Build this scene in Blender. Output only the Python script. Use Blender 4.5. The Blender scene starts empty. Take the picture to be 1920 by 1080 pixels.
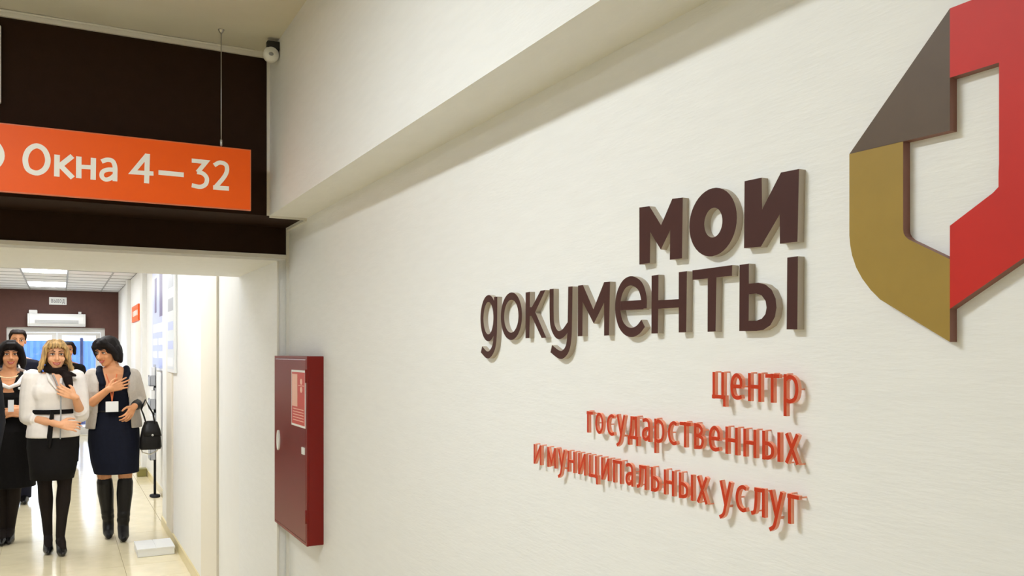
import bpy, bmesh, math, random
from mathutils import Vector, Matrix
from mathutils.geometry import tessellate_polygon
random.seed(7)
SC = bpy.context.scene
COL = SC.collection

# ---------------------------------------------------------------- camera
F = 1597.0                      # focal length in pixels of the 1920 px wide frame
CXP, HOR = 960.0, 660.0         # principal column and horizon row
YAW = math.atan((CXP - 113.0) / F)
HC = 1.62                       # camera height
CA, SA = math.cos(YAW), math.sin(YAW)
cam_d = bpy.data.cameras.new('camera')
cam = bpy.data.objects.new('camera', cam_d)
COL.objects.link(cam)
cam.location = (0, 0, HC)
cam.rotation_euler = (math.pi / 2, 0, -YAW)
cam_d.sensor_width = 36.0
cam_d.lens = F * 36.0 / 1920.0
cam_d.shift_y = (HOR - 540.0) / 1920.0
cam_d.clip_start = 0.05
SC.camera = cam

# ---------------------------------------------------------------- world, exposure
SC.view_settings.view_transform = 'Standard'
SC.view_settings.look = 'None'
SC.view_settings.gamma = 1.0
SC.view_settings.use_curve_mapping = False
SC.view_settings.exposure = 0.0
LOBBY_LIGHT = 76.0              # emission of the lobby ceiling panels
CORRIDOR_LIGHT = 21.0           # emission of the corridor ceiling panels
world = bpy.data.worlds.new('overcast_sky')
SC.world = world
world.use_nodes = True
bg = world.node_tree.nodes['Background']
bg.inputs[0].default_value = (0.80, 0.88, 1.0, 1)
bg.inputs[1].default_value = 3.0

# ---------------------------------------------------------------- pixel -> place
def ray(px, py):
    u = (px - CXP) / F
    return (SA + u * CA, CA - u * SA, (HOR - py) / F)
def on_x(px, py, X):
    r = ray(px, py); d = X / r[0]
    return Vector((X, r[1] * d, HC + r[2] * d))
def on_y(px, py, Y):
    r = ray(px, py); d = Y / r[1]
    return Vector((r[0] * d, Y, HC + r[2] * d))
def on_z(px, py, Z):
    r = ray(px, py); d = (Z - HC) / r[2]
    return Vector((r[0] * d, r[1] * d, Z))

# ---------------------------------------------------------------- the place, metres
W = 0.871          # right wall plane
YB = 3.705         # plane of the wall with the doorway
Y1 = 3.397         # front of the brown bulkhead
YJ = 4.607         # back of the passage
XJ = 0.826         # right jamb / near corridor wall
XN = 0.850         # near corridor wall, set back from the jamb
XC = 1.014         # far corridor wall
YS = 8.62          # where the corridor wall steps back
YE = 18.5          # end wall of the corridor
ZC = 2.79          # lobby ceiling
ZK = 2.80          # corridor ceiling
ZL = 2.012         # lintel
ZBM = 2.154        # underside of beam and bulkhead
XBM = 0.724        # face of the beam
XL = -1.70         # left wall of the corridor

# ---------------------------------------------------------------- materials
def lin(c):
    c = c / 255.0
    return c / 12.92 if c <= 0.04045 else ((c + 0.055) / 1.055) ** 2.4
def rgb(r, g, b): return (lin(r), lin(g), lin(b), 1.0)
def mat(name, col, rough=0.6, metal=0.0, var=0.0, scale=20.0, bump=0.0, bscale=200.0, stretch=(1, 1, 1), spec=0.5, emit=0.0, coat=0.0):
    m = bpy.data.materials.new(name)
    m.use_nodes = True
    nt = m.node_tree
    p = nt.nodes['Principled BSDF']
    p.inputs['Base Color'].default_value = col
    p.inputs['Roughness'].default_value = rough
    p.inputs['Metallic'].default_value = metal
    p.inputs['Specular IOR Level'].default_value = spec
    p.inputs['Coat Weight'].default_value = coat
    if emit:
        p.inputs['Emission Color'].default_value = col
        p.inputs['Emission Strength'].default_value = emit
    tc = nt.nodes.new('ShaderNodeTexCoord')
    mp = nt.nodes.new('ShaderNodeMapping')
    mp.inputs['Scale'].default_value = stretch
    nt.links.new(tc.outputs['Object'], mp.inputs[0])
    if var > 0:
        n = nt.nodes.new('ShaderNodeTexNoise')
        n.inputs['Scale'].default_value = scale
        n.inputs['Detail'].default_value = 4
        nt.links.new(mp.outputs[0], n.inputs['Vector'])
        r = nt.nodes.new('ShaderNodeValToRGB')
        r.color_ramp.elements[0].position = 0.3
        r.color_ramp.elements[1].position = 0.7
        r.color_ramp.elements[0].color = tuple(c * (1 - var) for c in col[:3]) + (1,)
        r.color_ramp.elements[1].color = tuple(min(1, c * (1 + var)) for c in col[:3]) + (1,)
        nt.links.new(n.outputs['Fac'], r.inputs[0])
        nt.links.new(r.outputs[0], p.inputs['Base Color'])
    if bump > 0:
        n2 = nt.nodes.new('ShaderNodeTexNoise')
        n2.inputs['Scale'].default_value = bscale
        n2.inputs['Detail'].default_value = 3
        nt.links.new(mp.outputs[0], n2.inputs['Vector'])
        b = nt.nodes.new('ShaderNodeBump')
        b.inputs['Strength'].default_value = bump
        b.inputs['Distance'].default_value = 0.002
        nt.links.new(n2.outputs['Fac'], b.inputs['Height'])
        nt.links.new(b.outputs[0], p.inputs['Normal'])
    return m
M = {}
M['wall'] = mat('white_wallpaper', (0.82, 0.82, 0.81, 1), 0.55, var=0.015, scale=30, bump=0.25, bscale=120, stretch=(1, 0.35, 2.2), spec=0.3)
M['ceil'] = mat('ceiling_paint', (0.72, 0.70, 0.62, 1), 0.8, var=0.03, scale=6, spec=0.2)
M['trimw'] = mat('white_moulding', (0.78, 0.76, 0.70, 1), 0.45)
M['cor'] = mat('corridor_paint', (0.82, 0.81, 0.78, 1), 0.5, var=0.01, scale=10)
M['cream'] = mat('cream_panel', rgb(226, 219, 203), 0.5)
M['brown'] = mat('dark_brown_paint', rgb(44, 27, 17), 0.75, var=0.06, scale=25, spec=0.12, bump=0.2)
M['brown2'] = mat('brown_paint', rgb(88, 56, 48), 0.6, var=0.06, scale=15, spec=0.3)
M['tile'] = mat('floor_tile', rgb(232, 219, 184), 0.13, var=0.05, scale=7, spec=0.7)
M['ltile'] = mat('lobby_floor_tile', rgb(218, 196, 140), 0.2, var=0.05, scale=7, spec=0.5)
M['grout'] = mat('floor_grout', rgb(176, 160, 122), 0.7)
M['ctile'] = mat('ceiling_tile', rgb(222, 222, 224), 0.85, var=0.02, scale=60)
M['grid'] = mat('ceiling_grid', rgb(150, 150, 150), 0.5)
M['bbase'] = mat('baseboard_tile', rgb(214, 198, 148), 0.3)
M['red'] = mat('red_enamel', rgb(124, 22, 15), 0.35, var=0.04, scale=8, spec=0.3)
M['redd'] = mat('red_enamel_door', rgb(118, 24, 17), 0.28, var=0.04, scale=5, spec=0.2)
M['redsheet'] = mat('red_print', rgb(205, 52, 32), 0.4)
M['pink'] = mat('pale_print_and_glare', rgb(244, 190, 170), 0.4)
M['white'] = mat('white_plastic', (0.82, 0.82, 0.80, 1), 0.4)
M['paper'] = mat('paper', (0.85, 0.85, 0.84, 1), 0.7)
M['orange'] = mat('orange_film', rgb(255, 98, 12), 0.45, var=0.03, scale=5, spec=0.3)
M['signw'] = mat('sign_white', rgb(255, 252, 246), 0.5)
M['steel'] = mat('steel', (0.55, 0.55, 0.55, 1), 0.3, 1.0)
M['grey'] = mat('grey_plastic', rgb(150, 150, 150), 0.5)
M['dark'] = mat('black_plastic', rgb(22, 20, 20), 0.5)
M['letter'] = mat('brown_letter_face', rgb(70, 40, 36), 0.55, var=0.03, scale=40, spec=0.25)
M['letters'] = mat('letter_edge', rgb(186, 174, 158), 0.5)
M['oface'] = mat('orange_letter_face', rgb(192, 54, 16), 0.5, spec=0.3)
M['oside'] = mat('salmon_acrylic_edge', rgb(255, 168, 138), 0.35)
M['egold'] = mat('gold_film', rgb(158, 130, 60), 0.5, var=0.04, scale=25, spec=0.3)
M['ered'] = mat('red_film', rgb(196, 38, 27), 0.5, var=0.03, scale=20, spec=0.3)
M['ebrown'] = mat('taupe_film', rgb(94, 78, 64), 0.5, var=0.05, scale=25, spec=0.3)
M['eedge'] = mat('emblem_edge', rgb(140, 96, 84), 0.5)
M['snow'] = mat('snow', rgb(236, 240, 250), 0.8, var=0.03, scale=1.0)
M['blue'] = mat('blue_sheet_fence', rgb(96, 140, 236), 0.6, var=0.08, scale=0.6)
M['post'] = mat('dark_blue_post', rgb(36, 46, 90), 0.5)
M['alu'] = mat('door_frame_white', rgb(208, 206, 202), 0.4)
M['olive'] = mat('olive_board', rgb(130, 122, 66), 0.6)
M['boardblue'] = mat('pale_blue_print', rgb(196, 204, 236), 0.35)
M['boardgrey'] = mat('pale_grey_print', rgb(222, 226, 226), 0.35)
M['printvio'] = mat('violet_grey_print', rgb(120, 112, 150), 0.4)
M['printgrey'] = mat('grey_print', rgb(168, 170, 176), 0.4)
def emission(name, col, st):
    m = bpy.data.materials.new(name); m.use_nodes = True
    nt = m.node_tree; nt.nodes.clear()
    e = nt.nodes.new('ShaderNodeEmission'); e.inputs[0].default_value = col; e.inputs[1].default_value = st
    o = nt.nodes.new('ShaderNodeOutputMaterial'); nt.links.new(e.outputs[0], o.inputs[0])
    return m
M['lamp_lobby'] = emission('lit_diffuser_lobby', (0.905, 0.965, 1.0, 1), LOBBY_LIGHT)
M['lamp_cor'] = emission('lit_diffuser_corridor', (0.95, 0.975, 1.0, 1), CORRIDOR_LIGHT)
def glass_mat():
    m = bpy.data.materials.new('door_glass'); m.use_nodes = True
    nt = m.node_tree; nt.nodes.clear()
    t = nt.nodes.new('ShaderNodeBsdfTransparent'); t.inputs[0].default_value = (0.93, 0.96, 1, 1)
    g = nt.nodes.new('ShaderNodeBsdfGlossy'); g.inputs[1].default_value = 0.02
    x = nt.nodes.new('ShaderNodeMixShader'); x.inputs[0].default_value = 0.07
    o = nt.nodes.new('ShaderNodeOutputMaterial')
    nt.links.new(t.outputs[0], x.inputs[1]); nt.links.new(g.outputs[0], x.inputs[2]); nt.links.new(x.outputs[0], o.inputs[0])
    return m
M['glass'] = glass_mat()
# people
M['skin'] = mat('skin', rgb(226, 166, 124), 0.5, var=0.04, scale=18, spec=0.35)
M['skin2'] = mat('skin_tan', rgb(216, 152, 106), 0.5, var=0.04, scale=18, spec=0.35)
M['lips'] = mat('lips', rgb(186, 76, 66), 0.4)
M['teeth'] = mat('teeth', rgb(245, 238, 225), 0.3)
M['eyew'] = mat('eye_white', rgb(225, 215, 205), 0.3)
M['iris'] = mat('iris', rgb(48, 32, 24), 0.2)
M['browline'] = mat('eyebrow', rgb(84, 56, 36), 0.8)
M['blonde'] = mat('blonde_hair', rgb(172, 136, 82), 0.5, var=0.6, scale=24, stretch=(3, 3, 0.5), bump=0.6, bscale=90)
M['black_hair'] = mat('black_hair', rgb(20, 13, 11), 0.6, spec=0.2, var=0.5, scale=30, stretch=(3, 3, 0.5), bump=0.6, bscale=90)
M['brown_hair'] = mat('dark_brown_hair', rgb(34, 21, 14), 0.6, spec=0.2, var=0.5, scale=30, stretch=(3, 3, 0.5), bump=0.6, bscale=90)
M['blouse'] = mat('white_cotton', rgb(232, 224, 216), 0.8, var=0.03, scale=25, bump=0.3, bscale=60)
M['black'] = mat('black_cloth', rgb(16, 13, 12), 0.85, var=0.2, scale=40, spec=0.2)
M['navy'] = mat('navy_cloth', rgb(17, 20, 34), 0.85, var=0.15, scale=40, spec=0.2)
M['knit'] = mat('grey_knit', rgb(184, 174, 162), 0.9, var=0.05, scale=60, bump=0.5, bscale=150)
M['suit'] = mat('dark_suit', rgb(20, 20, 34), 0.8, var=0.1, scale=40, spec=0.2)
M['charcoal'] = mat('charcoal_cloth', rgb(32, 32, 36), 0.85, spec=0.2, var=0.1, scale=40)
M['scarf'] = mat('dark_scarf', rgb(26, 16, 12), 0.8, spec=0.15, var=0.2, scale=30)
M['hose'] = mat('dark_stockings', rgb(28, 20, 16), 0.75, spec=0.2, var=0.1, scale=20)
M['boot'] = mat('black_leather', rgb(14, 11, 10), 0.45, spec=0.3, bump=0.3, bscale=30)
M['shoe'] = mat('black_patent', rgb(14, 12, 12), 0.25)
M['lanyard'] = mat('orange_ribbon', rgb(214, 110, 60), 0.6)
M['pearl'] = mat('pearl', rgb(240, 214, 170), 0.3)

# ---------------------------------------------------------------- mesh helpers
class MB:
    def __init__(s): s.v = []; s.f = []; s.m = []; s.mi = 0
    def add(s, vs, fs):
        o = len(s.v)
        s.v += [tuple(v) for v in vs]
        s.f += [tuple(i + o for i in f) for f in fs]
        s.m += [s.mi] * len(fs)
        return s
    def box(s, x0, x1, y0, y1, z0, z1):
        return s.add([(x0, y0, z0), (x1, y0, z0), (x1, y1, z0), (x0, y1, z0), (x0, y0, z1), (x1, y0, z1), (x1, y1, z1), (x0, y1, z1)],
                     [(3, 2, 1, 0), (4, 5, 6, 7), (0, 1, 5, 4), (1, 2, 6, 5), (2, 3, 7, 6), (3, 0, 4, 7)])
    def loft(s, rings, n=20, power=2.0):
        vs = []; fs = []
        for (x, y, z, rx, ry) in rings:
            for k in range(n):
                a = 2 * math.pi * k / n
                c, q = math.cos(a), math.sin(a)
                e = 2.0 / power
                vs.append((x + rx * math.copysign(abs(c) ** e, c), y + ry * math.copysign(abs(q) ** e, q), z))
        R = len(rings)
        for i in range(R - 1):
            for k in range(n):
                k2 = (k + 1) % n
                fs.append((i * n + k, i * n + k2, (i + 1) * n + k2, (i + 1) * n + k))
        fs.append(tuple(reversed(range(n))))
        fs.append(tuple((R - 1) * n + k for k in range(n)))
        return s.add(vs, fs)
    def tube(s, pts, rads, n=10, round_ends=True):
        pts = [Vector(p) for p in pts]
        if isinstance(rads, (int, float)): rads = [rads] * len(pts)
        P = list(pts); R = list(rads)
        if round_ends:
            d0 = (pts[0] - pts[1]).normalized(); d1 = (pts[-1] - pts[-2]).normalized()
            P = [pts[0] + d0 * R[0] * 0.95, pts[0] + d0 * R[0] * 0.6] + P + [pts[-1] + d1 * R[-1] * 0.6, pts[-1] + d1 * R[-1] * 0.95]
            R = [R[0] * 0.3, R[0] * 0.8] + R + [R[-1] * 0.8, R[-1] * 0.3]
        vs = []; fs = []
        t = (P[1] - P[0]).normalized()
        up = Vector((0, 0, 1)) if abs(t.z) < 0.9 else Vector((1, 0, 0))
        nrm = t.cross(up).normalized()
        N = len(P)
        for i in range(N):
            if i == 0: t = P[1] - P[0]
            elif i == N - 1: t = P[-1] - P[-2]
            else: t = P[i + 1] - P[i - 1]
            t.normalize()
            nrm = (nrm - t * nrm.dot(t)).normalized()
            b = t.cross(nrm)
            for k in range(n):
                a = 2 * math.pi * k / n
                vs.append(P[i] + (nrm * math.cos(a) + b * math.sin(a)) * R[i])
        for i in range(N - 1):
            for k in range(n):
                k2 = (k + 1) % n
                fs.append((i * n + k, i * n + k2, (i + 1) * n + k2, (i + 1) * n + k))
        fs.append(tuple(reversed(range(n)))); fs.append(tuple((N - 1) * n + k for k in range(n)))
        return s.add(vs, fs)
    def ball(s, c, r, mtx=None, n=14, m=9):
        c = Vector(c)
        if isinstance(r, (int, float)): r = (r, r, r)
        vs = []; fs = []
        for i in range(1, m):
            th = math.pi * i / m
            for k in range(n):
                a = 2 * math.pi * k / n
                p = Vector((r[0] * math.sin(th) * math.cos(a), r[1] * math.sin(th) * math.sin(a), r[2] * math.cos(th)))
                vs.append(c + p if mtx is None else c + mtx @ p)
        top = Vector((0, 0, r[2])); 
        vs.append(c + (top if mtx is None else mtx @ top)); vs.append(c - (top if mtx is None else mtx @ top))
        T, B = len(vs) - 2, len(vs) - 1
        for i in range(m - 2):
            for k in range(n):
                k2 = (k + 1) % n
                fs.append((i * n + k, (i + 1) * n + k, (i + 1) * n + k2, i * n + k2))
        for k in range(n):
            k2 = (k + 1) % n
            fs.append((T, k, k2)); fs.append((B, (m - 2) * n + k2, (m - 2) * n + k))
        return s.add(vs, fs)
    def plate(s, to3, contours, t0, t1, front=0, side=0):
        """solid plate: 2-D contours (first is the outline, others holes), to3(a, b, t) -> 3-D, t0 = front, t1 = back"""
        tris = tessellate_polygon([[Vector((a, b, 0)) for a, b in c] for c in contours])
        flat = [p for c in contours for p in c]
        n = len(flat)
        vs = [to3(a, b, t0) for a, b in flat] + [to3(a, b, t1) for a, b in flat]
        s.mi = front
        s.add(vs, [tuple(t) for t in tris]); o = len(s.v) - 2 * n
        s.mi = side
        fs = [tuple(o + n + i for i in reversed(t)) for t in tris]
        k = 0
        for c in contours:
            L = len(c)
            for i in range(L):
                j = (i + 1) % L
                fs.append((o + k + i, o + k + j, o + n + k + j, o + n + k + i))
            k += L
        s.f += fs; s.m += [s.mi] * len(fs)
        s.mi = 0
        return s
    def mesh(s, name, mats, smooth=False, fix=True):
        me = bpy.data.meshes.new(name)
        me.from_pydata(s.v, [], s.f)
        if not isinstance(mats, (list, tuple)): mats = [mats]
        for m in mats: me.materials.append(m)
        me.polygons.foreach_set('material_index', s.m)
        if fix:
            bm = bmesh.new(); bm.from_mesh(me)
            bmesh.ops.recalc_face_normals(bm, faces=bm.faces)
            bm.to_mesh(me); bm.free()
        if smooth: me.polygons.foreach_set('use_smooth', [True] * len(me.polygons))
        me.update()
        return me
    def build(s, name, mats, parent=None, smooth=False, bevel=0.0, loc=None):
        o = bpy.data.objects.new(name, s.mesh(name, mats, smooth))
        COL.objects.link(o)
        if loc is not None: o.location = loc
        if parent is not None: o.parent = parent
        if bevel:
            b = o.modifiers.new('bevel', 'BEVEL'); b.width = bevel; b.segments = 2; b.limit_method = 'ANGLE'
        return o
def tag(o, label, cat, group=None):
    o['label'] = label; o['category'] = cat
    if group: o['group'] = group
    return o
def empty(name, loc=(0, 0, 0), rz=0.0):
    o = bpy.data.objects.new(name, None); COL.objects.link(o)
    o.location = loc; o.rotation_euler = (0, 0, rz); o.empty_display_size = 0.1
    return o
def struct(o, label=None):
    o['kind'] = 'structure'
    if label: o['label'] = label
    return o
def sbox(name, x0, x1, y0, y1, z0, z1, m, parent=None, bevel=0.0):
    o = MB().box(x0, x1, y0, y1, z0, z1).build(name, m, parent, bevel=bevel)
    if parent is None: o['kind'] = 'structure'
    return o
def inst(name, me, parent, loc):
    o = bpy.data.objects.new(name, me); COL.objects.link(o); o.parent = parent; o.location = loc
    return o

# ---------------------------------------------------------------- the shell: lobby
LX, LY = -4.2, -3.4
floor = sbox('floor', LX, W, LY, YB, -0.1, 0.0, M['ltile']); floor['label'] = 'glossy cream tiled floor of the lobby'
sbox('wall_right', W, W + 0.25, LY, YB, 0, ZC, M['wall'])['label'] = 'white textured wall carrying the lettering'
sbox('wall_left', LX - 0.2, LX, LY, YB, 0, ZC, M['wall'])
sbox('wall_back', LX, W, LY - 0.2, LY, 0, ZC, M['wall'])
sbox('ceiling', LX - 0.2, W + 0.25, LY - 0.2, YB, ZC, ZC + 0.15, M['ceil'])
beam = sbox('trim_1', XBM, W, LY, Y1, ZBM, ZC, M['wall']); beam['label'] = 'white boxed beam running along the top of the right wall'
# wall with the doorway: right pier, left pier, lintel
wf = MB()
wf.box(XJ, W + 0.25, YB, YJ, 0, ZK)
wf.box(LX, -1.15, YB, YJ, 0, ZK)
wf.box(-1.15, XJ, YB, YJ, ZL, ZK)
struct(wf.build('wall_front', M['wall']), 'deep white doorway surround between lobby and corridor')
bw = MB()
bw.box(LX, W, Y1, YB, ZBM, ZC)
bw.box(LX, W - 0.0005, YB - 0.006, YB, 2.038, ZBM)
struct(bw.build('wall_bulkhead', M['brown']), 'dark brown painted bulkhead above the doorway')
# mouldings round the brown
sbox('trim_2', LX, XBM, Y1 - 0.012, Y1, ZC - 0.022, ZC, M['trimw'])
sbox('trim_3', XBM - 0.010, XBM, Y1 - 0.006, Y1, ZBM, ZC - 0.022, M['trimw'])
sbox('trim_4', XBM, W, Y1 - 0.006, Y1, ZBM - 0.008, ZBM, M['trimw'])
sbox('trim_5', W - 0.012, W, Y1, YB - 0.006, ZBM - 0.012, ZBM, M['trimw'])
sbox('trim_6', W - 0.012, W, YB - 0.014, YB - 0.006, 0, ZBM - 0.012, M['trimw'])
sbox('trim_7', -1.15, W - 0.012, YB - 0.012, YB, 2.022, 2.038, M['trimw'])
sbox('trim_8', XJ - 0.004, XJ + 0.004, YB - 0.004, YB + 0.004, 0, ZL, M['trimw'])
cb = MB().tube([(LX + 0.1, Y1 - 0.018, ZC - 0.004), (-0.3, Y1 - 0.018, ZC - 0.006), (0.1, Y1 - 0.020, ZC - 0.004), (0.35, Y1 - 0.018, ZC - 0.005), (0.66, Y1 - 0.018, ZC - 0.004)], 0.004, 6).build('cable', M['trimw'])
tag(cb, 'thin white cable run along the moulding above the brown bulkhead', 'cable')

# ---------------------------------------------------------------- corridor shell
cf = sbox('floor_corridor', XL - 0.2, XC + 0.1, YB, YE + 0.3, -0.1, -0.006, M['grout']); cf['label'] = 'cream tiled floor of the corridor'
ncol, tw = 6, (XN - XL) / 6
tl = 0.42
tm = MB().box(0.0015, tw - 0.0015, 0.0015, tl - 0.0015, -0.008, 0.0).mesh('floor_tile', M['tile'])
tn = MB().box(0.0015, XC - XN - 0.0015, 0.0015, tl - 0.0015, -0.008, 0.0).mesh('floor_tile', M['tile'])
y = YB
while y < YE - 0.1:
    for i in range(ncol): inst('floor_tile', tm, cf, (XL + i * tw, y, 0))
    if y > YS: inst('floor_tile', tn, cf, (XN, y, 0))
    y += tl
wr = sbox('wall_corridor_right', XN, XC + 0.3, YJ, YS, 0, ZK, M['cor'])
wr2 = sbox('wall_corridor_far_right', XC, XC + 0.3, YS, YE, 0, ZK, M['cor'])
sbox('wall_corridor_left', XL - 0.2, XL, YJ, YE, 0, ZK, M['cor'])
# end wall with the door opening
DX0, DX1, DZ = on_y(12, 640, YE).x, on_y(197, 640, YE).x, 2.09
we = MB()
we.box(XL - 0.2, DX0, YE, YE + 0.3, 0, ZK); we.box(DX1, XC + 0.3, YE, YE + 0.3, 0, ZK); we.box(DX0, DX1, YE, YE + 0.3, DZ, ZK)
struct(we.build('wall_end', M['brown2']), 'brown painted end wall of the corridor around the glass door')
# suspended ceiling: slab, grid bars, tiles
cc = sbox('ceiling_corridor', XL - 0.2, XC + 0.3, YJ, YE + 0.3, ZK + 0.012, ZK + 0.2, M['grid']); cc['label'] = 'suspended ceiling of white tiles in a grey grid'
GX = [XL, -1.10, -0.50, 0.10, 0.70]
lampcells = [(-0.50, y0) for y0 in (5.5, 7.9, 10.3, 13.3, 16.3)]
cm = {}
def cell(w, l):
    k = (round(w, 3), round(l, 3))
    if k not in cm: cm[k] = MB().box(0.008, w - 0.008, 0.008, l - 0.008, 0.002, 0.012).mesh('ceiling_tile', M['ctile'])
    return cm[k]
y = 4.9
rows = [YJ] + [4.9 + 0.6 * i for i in range(23)] + [YE]
for j in range(len(rows) - 1):
    y0, y1 = rows[j], rows[j + 1]
    for i, x in enumerate(GX):
        x1 = GX[i + 1] if i + 1 < len(GX) else (XN if y1 <= YS + 0.2 else XC)
        if any(abs(lx - x) < 0.01 and ly - 0.01 <= y0 and y1 <= ly + 1.21 for lx, ly in lampcells): continue
        inst('ceiling_tile', cell(x1 - x, y1 - y0), cc, (x, y0, ZK))
bars = MB()
for x in GX[1:]: bars.box(x - 0.012, x + 0.012, YJ, YE, ZK - 0.004, ZK + 0.012)
for r in rows[1:-1]: bars.box(XL, XC if r > YS else XN, r - 0.012, r + 0.012, ZK - 0.003, ZK + 0.012)
bars.build('ceiling_grid', M['grid'], cc)
for q_, (lx, ly) in enumerate(lampcells):
    t = tag(empty('ceiling_light', (lx + 0.3, ly + 0.6, ZK)), ('lit recessed ceiling panel in the grid just behind the doorway lintel', 'lit recessed ceiling panel in the grid above the walking women', 'lit recessed ceiling panel, third in the grid counted from the brown end wall', 'lit recessed ceiling panel, second in the grid counted from the brown end wall', 'lit recessed ceiling panel in the grid beside the brown end wall')[q_], 'ceiling light', 'corridor ceiling lights')
    MB().box(-0.285, 0.285, -0.585, 0.585, 0.001, 0.012).build('diffuser', M['lamp_cor'], t)
    fr = MB(); fr.box(-0.29, -0.285, -0.59, 0.59, -0.002, 0.012); fr.box(0.285, 0.29, -0.59, 0.59, -0.002, 0.012); fr.box(-0.285, 0.285, -0.59, -0.585, -0.002, 0.012); fr.box(-0.285, 0.285, 0.585, 0.59, -0.002, 0.012)
    fr.build('frame', M['white'], t)
# lobby lights: slim surface fittings; the two away from the beam are added fill
for (lx, ly, lb) in ((-0.52, 1.50, 'slim lit ceiling fitting beside the beam, opposite the wall lettering'), (-2.9, 1.50, 'added fill light, slim ceiling fitting over the far side of the lobby'), (-2.9, -1.6, 'added fill light, slim ceiling fitting at the back of the lobby')):
    t = tag(empty('ceiling_light', (lx, ly, ZC)), lb, 'ceiling light', 'lobby ceiling lights')
    MB().box(-0.11, 0.11, -0.33, 0.33, -0.022, -0.004).build('diffuser', M['lamp_lobby'], t)
    fr = MB(); fr.box(-0.125, -0.11, -0.345, 0.345, -0.024, 0); fr.box(0.11, 0.125, -0.345, 0.345, -0.024, 0); fr.box(-0.11, 0.11, -0.345, -0.33, -0.024, 0); fr.box(-0.11, 0.11, 0.33, 0.345, -0.024, 0)
    fr.build('frame', M['white'], t)
# baseboards and wall strips in the corridor
sbox('baseboard_right', XN - 0.012, XN, YJ, YS, 0, 0.08, M['bbase'])
sbox('baseboard_far_right', XC - 0.012, XC, YS, YE, 0, 0.08, M['bbase'])
sbox('baseboard_left', XL, XL + 0.012, YJ, YE, 0, 0.08, M['bbase'])
sbox('trim_9', XN - 0.014, XN, 5.40, 6.04, 0.08, ZK, M['cream'])
sbox('trim_10', XN - 0.014, XN, 7.75, 8.15, 0.08, ZK, M['cream'])
sbox('trim_11', XC - 0.05, XC, 12.3, 12.6, 0.08, ZK, M['cor'])
sbox('trim_12', XC - 0.05, XC, 15.2, 15.6, 0.08, ZK, M['cor'])
sbox('trim_13', XC - 0.02, XC, 13.0, 13.9, 0.08, 2.05, M['cream'])

# ---------------------------------------------------------------- glass door at the end
d = struct(empty('door_1', (0, YE + 0.1, 0)), 'white framed double glass door at the end of the corridor')
fw = 0.075
xm = (DX0 + DX1) / 2
def dbox(name, x0, x1, z0, z1, m, p, y0=-0.03, y1=0.03): return MB().box(x0, x1, y0, y1, z0, z1).build(name, m, p)
dbox('frame', DX0, DX0 + fw, 0, DZ, M['alu'], d); dbox('frame', DX1 - fw, DX1, 0, DZ, M['alu'], d)
dbox('frame', DX0 + fw, DX1 - fw, DZ - 0.09, DZ, M['alu'], d)
for x0, x1, hx in ((DX0 + fw + 0.004, xm - 0.002, xm - 0.06), (xm + 0.002, DX1 - fw - 0.004, xm + 0.06)):
    lf = MB(); s = 0.085
    lf.box(x0, x0 + s, -0.025, 0.025, 0.01, DZ - 0.095); lf.box(x1 - s, x1, -0.025, 0.025, 0.01, DZ - 0.095)
    lf.box(x0 + s, x1 - s, -0.025, 0.025, 0.01, 0.16); lf.box(x0 + s, x1 - s, -0.025, 0.025, DZ - 0.15, DZ - 0.095)
    l = lf.build('leaf', M['alu'], d)
    MB().box(x0 + s, x1 - s, -0.005, 0.005, 0.16, DZ - 0.15).build('pane', M['glass'], l)
    MB().tube([(hx, -0.06, 0.85), (hx, -0.06, 1.25)], 0.012, 8).tube([(hx, -0.06, 0.9), (hx, -0.02, 0.9)], 0.008, 6, False).tube([(hx, -0.06, 1.2), (hx, -0.02, 1.2)], 0.008, 6, False).build('handle', M['steel'], l, True)
# outside
sg = sbox('ground_outside', -40, 40, YE + 0.3, 90, -0.3, -0.05, M['snow']); sg['label'] = 'snowy ground beyond the glass door'
bk = MB(); N = 36
vs = []; fs = []
for i in range(N + 1):
    x = -12 + 24.0 * i / N
    h = 0.95 + 0.10 * math.sin(x * 0.9) + 0.10 * math.sin(x * 2.1 + 1)
    for j in range(9):
        t = j / 8.0
        vs.append((x, 27 + 6 * t, -0.06 + h * math.sin(math.pi * t) ** 0.7 if 0 < t < 1 else -0.06))
for i in range(N):
    for j in range(8): fs.append((i * 9 + j, (i + 1) * 9 + j, (i + 1) * 9 + j + 1, i * 9 + j + 1))
bk.add(vs, fs)
tag(bk.build('snow_bank', M['snow'], smooth=True), 'white snow bank outside beyond the glass door', 'snow')
fn = tag(empty('fence', (0, 36, -0.06)), 'blue sheet fence outside behind the snow bank', 'fence')
sm = MB()
for k in range(10):
    x = k * 0.2
    sm.box(x + 0.01, x + 0.13, -0.03, -0.005, 0.1, 2.1); sm.box(x, x + 0.2, -0.005, 0.005, 0.1, 2.1)
sm = sm.mesh('sheet', M['blue'])
pm = MB().box(-0.04, 0.04, 0.005, 0.085, 0, 2.15).mesh('post', M['post'])
for k in range(-5, 6):
    inst('sheet', sm, fn, (k * 2.0, 0, 0)); inst('post', pm, fn, (k * 2.0, 0, 0))
pp = on_y(153, 660, 22.0)
lp = MB(); lp.loft([(0, 0, -0.06, 0.09, 0.09), (0, 0, 0.05, 0.09, 0.09), (0, 0, 0.06, 0.04, 0.04), (0, 0, 1.93, 0.035, 0.035), (0, 0, 1.95, 0.02, 0.02)], 10)
tag(lp.build('post', M['post'], loc=(pp.x, 22.0, 0)), 'thin dark blue post standing in the snow outside the door', 'post')

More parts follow.
